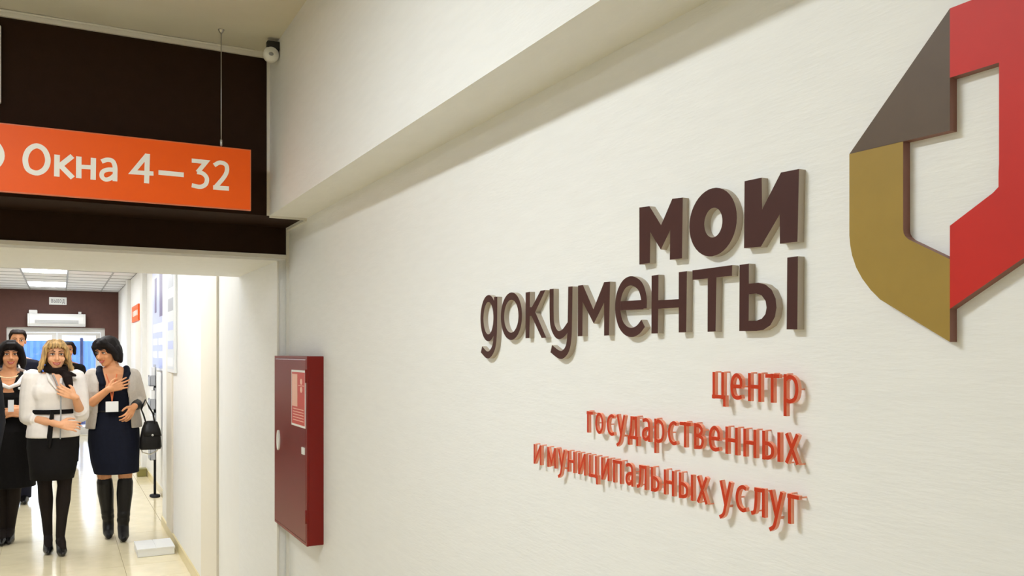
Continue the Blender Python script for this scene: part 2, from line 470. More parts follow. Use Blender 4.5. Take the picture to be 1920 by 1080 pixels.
# ---------------------------------------------------------------- air curtain, exit sign on the end wall
def ye(px, py, dy=0.0): return on_y(px, py, YE + dy)
a, b = ye(52, 588), ye(160, 613)
t = tag(empty('air_curtain', ((a.x + b.x) / 2, YE, b.z)), 'white air curtain unit mounted above the glass door', 'air curtain')
L, H = b.x - a.x, a.z - b.z
prof = [(0, 0), (-0.13, 0.0), (-0.19, 0.05), (-0.20, H * 0.7), (-0.16, H), (0, H)]
MB().plate(lambda p, q, tt: (tt, p, q), [prof], -L / 2 + 0.03, L / 2 - 0.03).build('housing', M['white'], t, bevel=0.01)
for sx in (-1, 1):
    MB().plate(lambda p, q, tt: (tt, p * 1.03, q), [prof], sx * (L / 2 - 0.03), sx * L / 2).build('end_cap', M['white'], t, bevel=0.008)
gr = MB()
for k in range(4): gr.box(-L / 2 + 0.12, L / 2 - 0.12, -0.203, -0.196, 0.055 + k * 0.018, 0.061 + k * 0.018)
gr.build('grille', M['grey'], t)
MB().box(-L / 2 + 0.02, -L / 2 + 0.16, -0.10, 0, H, H + 0.07).build('junction_box', M['white'], t, bevel=0.012)
MB().box(L / 2 - 0.12, L / 2 - 0.07, -0.04, 0, H, H + 0.05).build('bracket', M['white'], t)
a, b = ye(92, 557), ye(125, 572)
t = tag(empty('exit_sign', ((a.x + b.x) / 2, YE, (a.z + b.z) / 2)), 'small white exit plate above the air curtain', 'sign')
L, H = b.x - a.x, a.z - b.z
MB().box(-L / 2, L / 2, -0.03, 0, -H / 2, H / 2).build('plate', M['white'], t, bevel=0.006)
exit_sign, EXL, EXH = t, L, H

# ---------------------------------------------------------------- glyphs
DG = bpy.context.evaluated_depsgraph_get
def crom(pts, closed=False, k=6):
    P = [Vector((a, b)) for a, b in pts]; out = []; n = len(P)
    rng = range(n) if closed else range(n - 1)
    for i in rng:
        p1, p2 = P[i], P[(i + 1) % n]
        p0 = P[i - 1] if (closed or i > 0) else p1 * 2 - p2
        p3 = P[(i + 2) % n] if (closed or i + 2 < n) else p2 * 2 - p1
        for j in range(k):
            t = j / k
            out.append(0.5 * ((2 * p1) + (p2 - p0) * t + (2 * p0 - 5 * p1 + 4 * p2 - p3) * t * t + (3 * p1 - p0 - 3 * p2 + p3) * t ** 3))
    if not closed: out.append(P[-1])
    return out
def stroke(pts, w, smooth=True, closed=False):
    """outline of a pen stroke of width w along 2-D points"""
    P = crom(pts, closed) if smooth else [Vector((a, b)) for a, b in pts]
    n = len(P); L = []; R = []
    for i in range(n):
        if closed: a, b = P[i - 1], P[(i + 1) % n]; ta = tb = None
        d1 = (P[i] - P[i - 1]) if (closed or i > 0) else (P[1] - P[0])
        d2 = (P[(i + 1) % n] - P[i]) if (closed or i < n - 1) else (P[-1] - P[-2])
        d1 = d1.normalized(); d2 = d2.normalized()
        n1 = Vector((-d1.y, d1.x)); n2 = Vector((-d2.y, d2.x))
        m = (n1 + n2).normalized(); q = max(0.45, m.dot(n1))
        L.append(P[i] + m * (w / 2 / q)); R.append(P[i] - m * (w / 2 / q))
    tup = lambda A: [(v.x, v.y) for v in A]
    if closed:
        area = lambda A: abs(sum(A[i - 1].x * A[i].y - A[i].x * A[i - 1].y for i in range(len(A))))
        return [tup(L), tup(R)] if area(L) > area(R) else [tup(R), tup(L)]
    return [tup(L + R[::-1])]
def ellipse_pts(l, r, tp, bt, n=12):
    cx, cy = (l + r) / 2, (tp + bt) / 2
    return [(cx + (r - l) / 2 * math.cos(2 * math.pi * k / n), cy + (bt - tp) / 2 * math.sin(2 * math.pi * k / n)) for k in range(n)]

# ---------------------------------------------------------------- brown wall lettering (outlines read off the photograph onto the wall plane)
TB = 0.012; XF = W - TB
def wall2(ox, oy, s):
    def f(a, b):
        p = on_x(ox + a / s, oy + b / s, XF); return (-p.y, p.z)
    return f
def w3(a, b, t): return (t, -a, b)
def glyph(parent, name, parts, mats):
    mb = MB()
    for i, cs in enumerate(parts):
        mb.plate(w3, cs, XF - 0.0001 * i, W + 0.001, 0, 1)
    return mb.build(name, mats, parent)
Z3, Z4, Z5 = wall2(1180, 300, 4.908), wall2(880, 470, 4.908), wall2(1220, 470, 6.0)
mp = lambda fz, pts: [fz(a, b) for a, b in pts]
LM = [M['letter'], M['letters']]
p0 = on_x(1200, 560, W)
sg1 = tag(empty('wall_lettering', (0, 0, 0)), 'large dark brown raised letters on the white wall beside the emblem', 'sign')
glyph(sg1, 'letter', [[mp(Z3, [(92, 437), (185, 425), (292, 600), (395, 357), (492, 345), (485, 905), (372, 918), (376, 645), (290, 825), (193, 665), (190, 948), (92, 962)])]], LM)
def zell(fz, l, r, tp, bt, n=40):
    """true ellipse on the wall from its four extreme pixels"""
    ym, xm_ = (tp + bt) / 2, (l + r) / 2
    a0, a1 = fz(l, ym)[0], fz(r, ym)[0]
    b0, b1 = fz(xm_, bt)[1], fz(xm_, tp)[1]
    return ellipse_pts(a0, a1, b0, b1, n)
glyph(sg1, 'letter', [[zell(Z3, 552, 990, 258, 885), zell(Z3, 690, 856, 440, 712)]], LM)
glyph(sg1, 'letter', [[mp(Z3, [(1060, 195), (1218, 162), (1222, 455), (1395, 115), (1562, 82), (1547, 752), (1385, 770), (1384, 500), (1210, 798), (1055, 812)])]], LM)
SW = 0.0158
glyph(sg1, 'letter', [stroke(zell(Z4, 116, 236, 440, 802, 14), SW, True, True),
                      stroke(mp(Z4, [(243, 425), (242, 600), (238, 780), (226, 880), (196, 944), (160, 958), (112, 908)]), SW)], LM)
glyph(sg1, 'letter', [stroke(zell(Z4, 305, 468, 418, 788, 16), SW, True, True)], LM)
glyph(sg1, 'letter', [[mp(Z4, [(518, 385), (558, 378), (556, 520), (575, 520), (655, 368), (700, 362), (606, 565), (708, 800), (665, 803), (572, 600), (556, 600), (552, 803), (517, 806)])]], LM)
glyph(sg1, 'letter', [stroke(mp(Z4, [(757, 352), (757, 560), (766, 690), (808, 772), (862, 760), (915, 690)]), SW),
                      stroke(mp(Z4, [(930, 330), (926, 600), (920, 800), (900, 905), (858, 956), (815, 950), (754, 902)]), SW)], LM)
glyph(sg1, 'letter', [[mp(Z4, [(1000, 322), (1045, 315), (1142, 540), (1240, 290), (1295, 285), (1285, 778), (1240, 782), (1240, 480), (1145, 672), (1043, 470), (1040, 785), (998, 788)])]], LM)
glyph(sg1, 'letter', [stroke(mp(Z4, [(1385, 508), (1500, 502), (1603, 496)]), SW, False),
                      stroke(mp(Z4, [(1606, 532), (1605, 430), (1570, 325), (1495, 278), (1425, 310), (1378, 410), (1366, 540), (1390, 665), (1440, 735), (1500, 752), (1555, 725), (1600, 668)]), SW)], LM)
glyph(sg1, 'letter', [[mp(Z5, [(10, 282), (88, 270), (86, 558), (315, 545), (316, 242), (408, 230), (400, 915), (315, 920), (316, 638), (86, 655), (80, 930), (8, 932)])]], LM)
glyph(sg1, 'letter', [[mp(Z5, [(470, 222), (918, 162), (914, 283), (740, 300), (730, 908), (640, 912), (642, 312), (470, 330)])]], LM)
yy = [mp(Z5, [(1000, 160), (1105, 145), (1104, 372)] + [(1104 + 4, 372)] + [(1210, 360), (1290, 380), (1362, 440), (1406, 540), (1416, 640), (1398, 745), (1345, 840), (1270, 890), (1190, 904), (996, 905)]),
      mp(Z5, [(1105, 490), (1190, 482), (1250, 505), (1292, 565), (1304, 640), (1290, 715), (1250, 765), (1190, 788), (1102, 788)])]
glyph(sg1, 'letter', [yy, [mp(Z5, [(1537, 78), (1657, 62), (1651, 885), (1530, 886)])]], LM)

# ---------------------------------------------------------------- orange wall lettering
OM = [M['oface'], M['oside']]
XO = W - 0.014
# narrow sans glyphs as pen strokes: x-height 1, baseline 0; entries (points, smooth, closed), then the ink width
_v = lambda x, a=0.0, b=1.0: ([(x, a), (x, b)], 0, 0)
_h = lambda y, a, b: ([(a, y), (b, y)], 0, 0)
_bowl = ([(0.085, 0.575), (0.28, 0.57), (0.43, 0.47), (0.46, 0.32), (0.42, 0.17), (0.28, 0.085), (0.085, 0.085)], 1, 0)
GL = {
 'и': ([_v(0.085), _v(0.535), ([(0.10, 0.04), (0.52, 0.96)], 0, 0)], 0.62),
 'н': ([_v(0.085), _v(0.535), _h(0.52, 0.085, 0.535)], 0.62),
 'ц': ([_v(0.085), _v(0.515), _h(0.08, 0.0, 0.66), _v(0.60, -0.27, 0.10)], 0.66),
 'е': ([_h(0.50, 0.09, 0.53), ([(0.515, 0.50), (0.49, 0.76), (0.31, 0.915), (0.14, 0.78), (0.085, 0.48), (0.15, 0.18), (0.33, 0.085), (0.54, 0.14)], 1, 0)], 0.60),
 'т': ([_h(0.92, 0.0, 0.58), _v(0.29)], 0.58),
 'р': ([_v(0.085, -0.42), ([(0.09, 0.80), (0.28, 0.915), (0.48, 0.80), (0.55, 0.50), (0.48, 0.20), (0.28, 0.085), (0.09, 0.14)], 1, 0)], 0.63),
 'г': ([_v(0.085), _h(0.92, 0.0, 0.46)], 0.46),
 'о': ([(ellipse_pts(0.085, 0.535, 0.085, 0.915, 12), 1, 1)], 0.62),
 'с': ([([(0.50, 0.86), (0.34, 0.915), (0.16, 0.79), (0.085, 0.50), (0.16, 0.21), (0.34, 0.085), (0.51, 0.14)], 1, 0)], 0.53),
 'у': ([([(0.07, 1.0), (0.31, 0.10)], 0, 0), ([(0.53, 1.0), (0.41, 0.55), (0.29, 0.06), (0.20, -0.22), (0.02, -0.36)], 1, 0)], 0.60),
 'д': ([_h(0.92, 0.17, 0.56), _v(0.52, 0.05), ([(0.24, 0.95), (0.215, 0.50), (0.12, 0.10)], 1, 0), _h(0.085, 0.0, 0.68), _v(0.07, -0.25, 0.12), _v(0.61, -0.25, 0.12)], 0.68),
 'а': ([([(0.06, 0.85), (0.24, 0.915), (0.40, 0.84), (0.445, 0.62), (0.445, 0.30), (0.445, 0.0)], 1, 0), ([(0.445, 0.56), (0.25, 0.53), (0.10, 0.40), (0.09, 0.20), (0.22, 0.085), (0.36, 0.14), (0.445, 0.26)], 1, 0)], 0.53),
 'в': ([_v(0.085), ([(0.085, 0.92), (0.30, 0.91), (0.42, 0.75), (0.32, 0.56), (0.085, 0.53)], 1, 0), ([(0.25, 0.53), (0.44, 0.45), (0.47, 0.28), (0.38, 0.11), (0.20, 0.08), (0.085, 0.08)], 1, 0)], 0.55),
 'ы': ([_v(0.085), _bowl, _v(0.715)], 0.80),
 'ь': ([_v(0.085), _bowl], 0.54),
 'х': ([([(0.06, 1.0), (0.49, 0.0)], 0, 0), ([(0.49, 1.0), (0.06, 0.0)], 0, 0)], 0.55),
 'м': ([_v(0.085), _v(0.685), ([(0.09, 0.97), (0.385, 0.22), (0.68, 0.97)], 0, 0)], 0.77),
 'п': ([_v(0.085), _v(0.525), _h(0.92, 0.0, 0.61)], 0.61),
 'л': ([([(0.22, 0.95), (0.205, 0.50), (0.15, 0.15), (0.0, 0.06)], 1, 0), _h(0.92, 0.14, 0.58), _v(0.535)], 0.62),
}
def layout(word):
    x = 0.0; out = []
    for i, ch in enumerate(word):
        if i:
            pair = (word[i - 1] in 'туг хр') + (ch in 'тух')
            x += 0.20 - 0.05 * pair
        out.append((ch, x)); x += GL[ch][1]
    return out, x
# word on the exit plate
lay_, wd_ = layout('выход')
for ch, ox in lay_:
    mb = MB(); sx_ = EXL * 0.76 / wd_
    for i, (pts, sm_, cl_) in enumerate(GL[ch][0]):
        q = [(-EXL * 0.38 + (a + ox) * sx_, -EXH * 0.26 + b * EXH * 0.52) for a, b in pts]
        mb.plate(lambda a, b, tt: (a, tt, b), stroke(q, 0.16 * EXH * 0.5, bool(sm_), bool(cl_)), -0.0315 - 0.0001 * i, -0.029)
    mb.build('letter', M['grey'], exit_sign)
def text_line(parent, words, zb, xh):
    for word, px0, px1, py in words:
        lay, wd = layout(word)
        a0, a1 = -on_x(px0, py, XO).y, -on_x(px1, py, XO).y
        sx = (a1 - a0) / wd
        for ch, ox in lay:
            mb = MB()
            for i, (pts, sm_, cl_) in enumerate(GL[ch][0]):
                q = [(a0 + (a + ox) * sx, zb + b * xh) for a, b in pts]
                mb.plate(w3, stroke(q, 0.135 * xh, bool(sm_), bool(cl_)), XO - 0.0001 * i, XO + 0.006, 0, 1)
            mb.mi = 1
            for pts, sm_, cl_ in GL[ch][0][:2]:
                a, b = pts[len(pts) // 2]
                ya, za = -(a0 + (a + ox) * sx), zb + b * xh
                mb.tube([(XO + 0.004, ya, za), (W + 0.001, ya, za)], 0.0012, 6, False)
            mb.build('letter', OM, parent)
sg2 = tag(empty('wall_lettering', (0, 0, 0)), 'three lines of small orange raised letters under the brown letters', 'sign')
text_line(sg2, [('центр', 1335, 1498, 730)], 1.5508, 0.0396)
text_line(sg2, [('государственных', 1100, 1498, 830)], 1.4718, 0.0396)
text_line(sg2, [('и', 999.5, 1016, 850), ('муниципальных', 1025.5, 1327, 900), ('услуг', 1348.5, 1498, 950)], 1.3915, 0.0400)

# ---------------------------------------------------------------- emblem
E4, E5 = wall2(1580, 0, 3.6), wall2(1580, 280, 2.841)
em = tag(empty('emblem', (0, 0, 0)), 'folded ribbon emblem of red, gold and taupe plates on the white wall', 'emblem')
TE = 0.012
def eplate(name, pts, m):
    MB().plate(w3, [pts], W - TE, W + 0.001, 0, 1).build(name, [m, M['eedge']], em)
A = E4(704, 64); B = E4(45, 1040); Cc = E4(718, 882); G1 = E4(408, 952)
seam = E5(571, 600)[0]
eplate('taupe_plate', [(seam, A[1]), B, (seam, Cc[1])], M['ebrown'])
gold = [B, G1] + [(G1[0], E5(321, 425)[1])] + mp(E5, [(325, 448), (335, 465), (352, 480)]) + [(seam, E5(571, 585)[1]), (seam, E5(572, 1026)[1])] + mp(E5, [(200, 800), (150, 750), (105, 690), (72, 630), (50, 565), (40, 510)]) + [(B[0], E5(37, 460)[1])]
eplate('gold_plate', gold, M['egold'])
gw = G1[0] - B[0]
xr = E4(1055, 437)[0]; ro = xr + gw
zt = A[1]; zi = E4(712, 528)[1]
q1, q2, q3 = E5(845, 160), E5(830, 200), E5(800, 232)
l0 = (seam, E5(571, 407)[1]); l1 = (seam, E5(571, 850)[1])
o1 = E5(966, 577)
sl = (o1[1] - l1[1]) / (o1[0] - l1[0])
zc = l1[1] + sl * (ro - 0.035 - l1[0])
red = [(seam, zt), (ro, zt), (ro, zc + 0.055), (ro - 0.003, zc + 0.040), (ro - 0.013, zc + 0.020), (ro - 0.035, zc), l1, l0, q3, (q2[0], q2[1]), (xr - 0.0005, q1[1] + 0.008), (xr, q1[1] + 0.016), (xr, zi), (seam, zi)]
eplate('red_plate', red, M['ered'])

# ---------------------------------------------------------------- fire cabinet
XK = 0.811
k0 = on_x(577, 668, XK); k1 = on_x(577, 1025, XK); k2 = on_x(516, 800, XK)
KY0, KY1, KZ0, KZ1 = k0.y, min(k2.y, YB - 0.02), k1.z, k0.z
t = tag(empty('fire_cabinet', (0, 0, 0)), 'red metal fire hose cabinet mounted on the white wall by the doorway', 'cabinet')
cbx = MB(); e = 0.012
cbx.box(XK + 0.004, W + 0.001, KY0, KY1, KZ0, KZ1)
cbx.build('body', M['red'], t, bevel=0.003)
dr = MB().box(XK - 0.004, XK + 0.004, KY0 + e, KY1 - e, KZ0 + e, KZ1 - e).build('door', M['redd'], t, bevel=0.002)
rim = MB()
rim.box(XK - 0.003, XK + 0.004, KY0, KY0 + e - 0.002, KZ0, KZ1); rim.box(XK - 0.003, XK + 0.004, KY1 - e + 0.002, KY1, KZ0, KZ1)
rim.box(XK - 0.003, XK + 0.004, KY0 + e - 0.002, KY1 - e + 0.002, KZ0, KZ0 + e - 0.002); rim.box(XK - 0.003, XK + 0.004, KY0 + e - 0.002, KY1 - e + 0.002, KZ1 - e + 0.002, KZ1)
rim.build('rim', M['red'], t)
XD = XK - 0.004
def kp(px, py): return on_x(px, py, XD)
hp = kp(523, 825)
hd = []
for k in range(20):
    an = 2 * math.pi * k / 20
    hd.append((-hp.y + 0.022 * math.cos(an), hp.z + 0.042 * math.sin(an)))
MB().plate(w3, [hd], XD - 0.006, XD + 0.001).build('handle', M['white'], dr)
a, b = kp(567, 838), kp(572, 853)
MB().box(XD - 0.004, XD + 0.001, b.y, a.y, b.z, a.z).build('lock', M['white'], dr)
a, b = kp(547, 694), kp(573, 800)
sy0, sy1, sz0, sz1 = b.y, a.y, kp(573, 804).z, kp(573, 695).z
st = MB().box(XD - 0.0012, XD + 0.0005, sy0, sy1, sz0, sz1).build('notice', M['paper'], dr)
st['label'] = 'white bordered red fire notice'
q = 0.008
# the notice's printed panels and painted glare are flat plates on it; thing > part > print
pr = MB()
pr.mi = 0; pr.box(XD - 0.0016, XD - 0.0008, sy0 + q, sy1 - q, sz0 + q, sz1 - q)
pr.mi = 1; pr.box(XD - 0.0020, XD - 0.0012, sy0 + 0.55 * (sy1 - sy0), sy1 - q - 0.006, sz0 + 0.35 * (sz1 - sz0), sz1 - q - 0.008)  # pale column: glare on the sheet, painted in as colour
for zz in (0.80, 0.66): pr.ball((XD - 0.0014, sy0 + 0.28 * (sy1 - sy0), sz0 + zz * (sz1 - sz0)), (0.001, 0.018, 0.012))
pr.box(XD - 0.0020, XD - 0.0012, sy0 + q + 0.01, sy0 + 0.5 * (sy1 - sy0), sz0 + 0.725 * (sz1 - sz0), sz0 + 0.735 * (sz1 - sz0))
for k in range(5):
    pr.box(XD - 0.0020, XD - 0.0012, sy0 + q + 0.015, sy1 - q - 0.02, sz0 + (0.10 + k * 0.05) * (sz1 - sz0), sz0 + (0.115 + k * 0.05) * (sz1 - sz0))
pr.build('notice_print_and_glare', [M['redsheet'], M['pink']], dr)
for zz in (0.12, 0.86):
    z = KZ0 + zz * (KZ1 - KZ0)
    MB().tube([(XK - 0.004, KY0 + 0.006, z), (XK - 0.004, KY0 + 0.006, z + 0.05)], 0.005, 8, False).build('hinge', M['red'], t, True)

# ---------------------------------------------------------------- hanging sign
YH = 3.22
hr, hb = on_y(468.7, 282.6, YH), on_y(467, 392.8, YH)
HZ1, HZ0, HX1, HX0 = hr.z, hb.z, hr.x, -1.05
t = tag(empty('hanging_sign', (0, 0, 0)), 'orange hanging direction sign with white lettering in front of the brown bulkhead', 'sign')
MB().box(HX0, HX1, YH, YH + 0.012, HZ0, HZ1).build('panel', M['orange'], t)
ed = MB(); q = 0.0035
ed.box(HX0 - q, HX0, YH - 0.001, YH + 0.013, HZ0 - q, HZ1 + q); ed.box(HX1, HX1 + q, YH - 0.001, YH + 0.013, HZ0 - q, HZ1 + q)
ed.box(HX0, HX1, YH - 0.001, YH + 0.013, HZ1, HZ1 + q); ed.box(HX0, HX1, YH - 0.001, YH + 0.013, HZ0 - q, HZ0)
ed.build('edge_profile', mat('orange_edge', rgb(226, 112, 62), 0.4), t)
def h2(ox, oy, s):
    def f(a, b):
        p = on_y(ox + a / s, oy + b / s, YH); return (p.x, p.z)
    return f
H1, H2 = h2(0, 200, 5.4), h2(240, 240, 5.4)
def h3(a, b, t): return (a, t, b)
def hglyph(name, parts):
    mb = MB()
    for i, cs in enumerate(parts): mb.plate(h3, cs, YH - 0.0012 - 0.0001 * i, YH + 0.001)
    return mb.build(name, M['signw'], t)
hw = 0.0165
hglyph('letter', [stroke([H1(*p) for p in [(370, 397), (290, 440), (256, 535), (285, 635), (375, 672), (455, 630), (485, 540), (450, 440)]], hw, True, True)])
hglyph('letter', [stroke([H1(578, 487), H1(575, 708)], hw, False), stroke([H1(733, 500), H1(612, 596), H1(737, 722)], hw, False)])
hglyph('letter', [stroke([H1(798, 505), H1(797, 724)], hw, False), stroke([H1(946, 520), H1(943, 740)], hw, False), stroke([H1(798, 608), H1(945, 616)], hw * 0.85, False)])
hglyph('letter', [stroke([H1(*p) for p in [(1028, 556), (1085, 538), (1140, 552), (1164, 610), (1165, 690), (1164, 755)]], hw * 0.9),
                  stroke([H1(*p) for p in [(1165, 640), (1090, 638), (1038, 662), (1032, 710), (1070, 738), (1120, 726), (1164, 690)]], hw * 0.85)])
hglyph('digit', [stroke([H2(195, 272), H2(48, 448), H2(258, 462)], hw * 0.9, False), stroke([H2(197, 262), H2(188, 560)], hw, False)])
hglyph('dash', [stroke([H2(308, 450), H2(565, 475)], hw, False)])
hglyph('digit', [stroke([H2(645, 330), H2(790, 345), H2(705, 448)], hw * 0.9, False), stroke([H2(*p) for p in [(700, 446), (760, 462), (798, 510), (785, 570), (730, 596), (645, 580)]], hw * 0.9)])
hglyph('digit', [stroke([H2(*p) for p in [(872, 378), (930, 350), (990, 372), (1002, 430), (970, 500), (880, 605)]], hw * 0.9), stroke([H2(862, 602), H2(1022, 614)], hw * 0.95, False)])
cx_ = on_y(9, 292, YH)
hglyph('icon_disc', [[ellipse_pts(cx_.x - 0.118, cx_.x, cx_.z - 0.059, cx_.z + 0.059, 32)]])
for sx in (0.516, -0.9):
    ws = MB().tube([(sx, YH + 0.006, HZ1), (sx, YH + 0.006, ZC)], 0.0016, 6, False).build('wire', M['steel'], t, True)
    MB().tube([(sx, YH + 0.006, HZ1 + 0.010), (sx, YH + 0.006, HZ1 + 0.028)], 0.004, 8).build('clamp', M['steel'], ws, True)
    MB().loft([(sx, YH + 0.006, ZC - 0.012, 0.005, 0.005), (sx, YH + 0.006, ZC - 0.004, 0.010, 0.010), (sx, YH + 0.006, ZC, 0.012, 0.012)], 10).build('ceiling_cup', M['steel'], ws, True)

# white panel at the edge of the view on the bulkhead
pr_ = on_y(2.5, 50, Y1); pb_ = on_y(2.5, 196, Y1)
t = tag(empty('wall_panel', (pr_.x, Y1, pb_.z)), 'pale panel on the brown bulkhead above the orange sign', 'panel')
hh = pr_.z - pb_.z
MB().box(-0.45, 0, -0.02, 0, 0, hh).build('frame', M['white'], t, bevel=0.004)
MB().box(-0.43, -0.02, -0.022, -0.019, 0.02, hh - 0.02).build('face', M['boardgrey'], t)

# motion detector in the corner
dc = on_x(508, 103, XBM - 0.030)
t = tag(empty('motion_detector', (XBM, dc.y, dc.z)), 'round white detector on the beam at the top corner of the brown bulkhead', 'detector')
MB().box(-0.045, 0.0, -0.014, 0.014, 0.018, 0.050).build('bracket', M['dark'], t, bevel=0.003)
dm = MB().loft([(0, 0, -0.016, 0.022, 0.022), (0, 0, -0.010, 0.028, 0.028), (0, 0, 0.008, 0.029, 0.029), (0, 0, 0.018, 0.024, 0.024), (0, 0, 0.024, 0.012, 0.012), (0, 0, 0.025, 0.003, 0.003)], 28)
o = dm.build('housing', M['white'], t, True); o.rotation_euler = (math.pi / 2, 0, 0); o.location = (-0.030, 0, 0)
MB().ball((-0.034, -0.024, -0.004), (0.009, 0.003, 0.007)).build('lens', M['grey'], t, True)

# ---------------------------------------------------------------- corridor furnishings
def board(name, label, X, pxa, pxb, pya, pyb, face, prints):
    a, b = on_x(pxa, pya, X), on_x(pxb, pyb, X)
    y0, y1, z0, z1 = min(a.y, b.y), max(a.y, b.y), b.z, a.z
    t = tag(empty(name, (X, (y0 + y1) / 2, z0)), label, 'board')
    l, h = y1 - y0, z1 - z0
    fr = MB()
    fr.box(-0.02, 0, -l / 2, l / 2, 0, h).build('frame', M['white'], t, bevel=0.004)
    MB().box(-0.022, -0.018, -l / 2 + 0.03, l / 2 - 0.03, 0.03, h - 0.03).build('sheet', face, t)
    for (u0, u1, v0, v1, m) in prints:
        MB().box(-0.0235, -0.021, -l / 2 + u0 * l, -l / 2 + u1 * l, v0 * h, v1 * h).build('print', m, t)
    return t
board('information_board', 'tall pale blue information board on the recessed corridor wall', XC, 289, 313, 505, 697, M['boardblue'],
      [(0.15, 0.38, 0.50, 0.92, M['printvio']), (0.62, 0.78, 0.55, 0.88, M['printvio']), (0.1, 0.45, 0.12, 0.18, M['paper']), (0.1, 0.45, 0.24, 0.30, M['paper']), (0.55, 0.9, 0.12, 0.18, M['paper']), (0.55, 0.9, 0.24, 0.30, M['paper']), (0.1, 0.9, 0.36, 0.44, M['paper'])])
board('information_board', 'pale grey information board with small pictures on the nearer corridor wall', XN - 0.001, 318, 332, 505, 700, M['boardgrey'],
      [(0.15, 0.85, 0.80, 0.92, M['printgrey']), (0.15, 0.85, 0.58, 0.70, M['printgrey']), (0.15, 0.85, 0.40, 0.48, M['boardblue']), (0.15, 0.85, 0.22, 0.30, M['boardblue']), (0.15, 0.85, 0.06, 0.14, M['paper'])])
a, b = on_x(262, 590, XC - 0.052), on_x(250, 566, XC - 0.052)
y0, y1 = on_x(262, 578, XC).y, on_x(250, 578, XC).y
t = tag(empty('wall_sign', (XC, (y0 + y1) / 2, 2.08)), 'small orange sign fixed flat on the recessed corridor wall', 'sign')
l = y1 - y0
MB().box(-0.022, 0, -l / 2, l / 2, 0, 0.24).build('panel', M['orange'], t)
for k in range(4): MB().box(-0.024, -0.021, -l * 0.4 + k * l * 0.2, -l * 0.4 + k * l * 0.2 + l * 0.10, 0.08, 0.16).build('marking', M['signw'], t)

# leaflet stand
fs_ = on_z(296, 930, 0)
t = tag(empty('leaflet_stand', (min(fs_.x, XC - 0.075), fs_.y, 0)), 'slim grey leaflet stand against the corridor wall', 'stand')
MB().loft([(0, 0, 0, 0.055, 0.13), (0, 0, 0.012, 0.055, 0.13), (0, 0, 0.02, 0.02, 0.03)], 20).build('base', M['charcoal'], t, True)
MB().tube([(0, 0, 0.02), (0, 0, 1.45)], 0.014, 10, False).build('pole', M['charcoal'], t, True)
for k, z in enumerate((0.42, 0.70, 0.98, 1.24)):
    tr = MB()
    tr.box(-0.060, -0.055, -0.12, 0.12, z, z + 0.10); tr.box(-0.060, 0.0, -0.12, 0.12, z, z + 0.006)
    tr.box(-0.060, 0.0, -0.12, -0.115, z, z + 0.12); tr.box(-0.060, 0.0, 0.115, 0.12, z, z + 0.12); tr.box(-0.006, 0.0, -0.12, 0.12, z, z + 0.24)
    tray = tr.build('tray', M['printgrey'], t)
    MB().box(-0.046, -0.008, -0.10, 0.10, z + 0.007, z + 0.21).build('leaflets', M['paper'], tray)
# olive box
ob = on_z(281, 893, 0)
o = MB(); o.box(-0.11, 0, 0, 0.16, 0, 0.088); o.box(-0.115, 0.003, -0.004, 0.164, 0.088, 0.10)
tag(o.build('floor_box', M['olive'], bevel=0.004, loc=(min(ob.x, XC - 0.02), ob.y, 0)), 'small olive box on the floor against the corridor wall', 'box')
# white box
b0 = on_z(258, 1046, 0)
t = tag(empty('white_box', (b0.x, b0.y, 0)), 'flat white carton lying on the floor against the corridor wall', 'box')
bl = XN - 0.04 - b0.x
MB().box(0, bl, 0, 0.34, 0, 0.060).build('tray', M['paper'], t, bevel=0.004)
MB().box(-0.003, bl * 0.5 - 0.002, -0.003, 0.343, 0.050, 0.064).build('flap', M['white'], t)
MB().box(bl * 0.5 + 0.002, bl + 0.003, -0.003, 0.343, 0.050, 0.064).build('flap', M['white'], t)

# ---------------------------------------------------------------- people
def remesh(name, mb, mats, parent, voxel=0.006, smooth=4, pick=None):
    """one continuous surface out of overlapping closed volumes"""
    tmp = bpy.data.objects.new('tmp', mb.mesh('tmp', mats)); COL.objects.link(tmp)
    r = tmp.modifiers.new('r', 'REMESH'); r.mode = 'VOXEL'; r.voxel_size = voxel; r.use_smooth_shade = True
    if smooth:
        s = tmp.modifiers.new('s', 'SMOOTH'); s.factor = 0.5; s.iterations = smooth
    dg = DG(); dg.update()
    me = bpy.data.meshes.new_from_object(tmp.evaluated_get(dg)); me.name = name
    bpy.data.objects.remove(tmp)
    me.materials.clear()
    if not isinstance(mats, (list, tuple)): mats = [mats]
    for m in mats: me.materials.append(m)
    idx = [0] * len(me.polygons)
    if pick:
        for p in me.polygons: idx[p.index] = pick(p.center)
    me.polygons.foreach_set('material_index', idx)
    me.polygons.foreach_set('use_smooth', [True] * len(me.polygons))
    o = bpy.data.objects.new(name, me); COL.objects.link(o); o.parent = parent
    return o

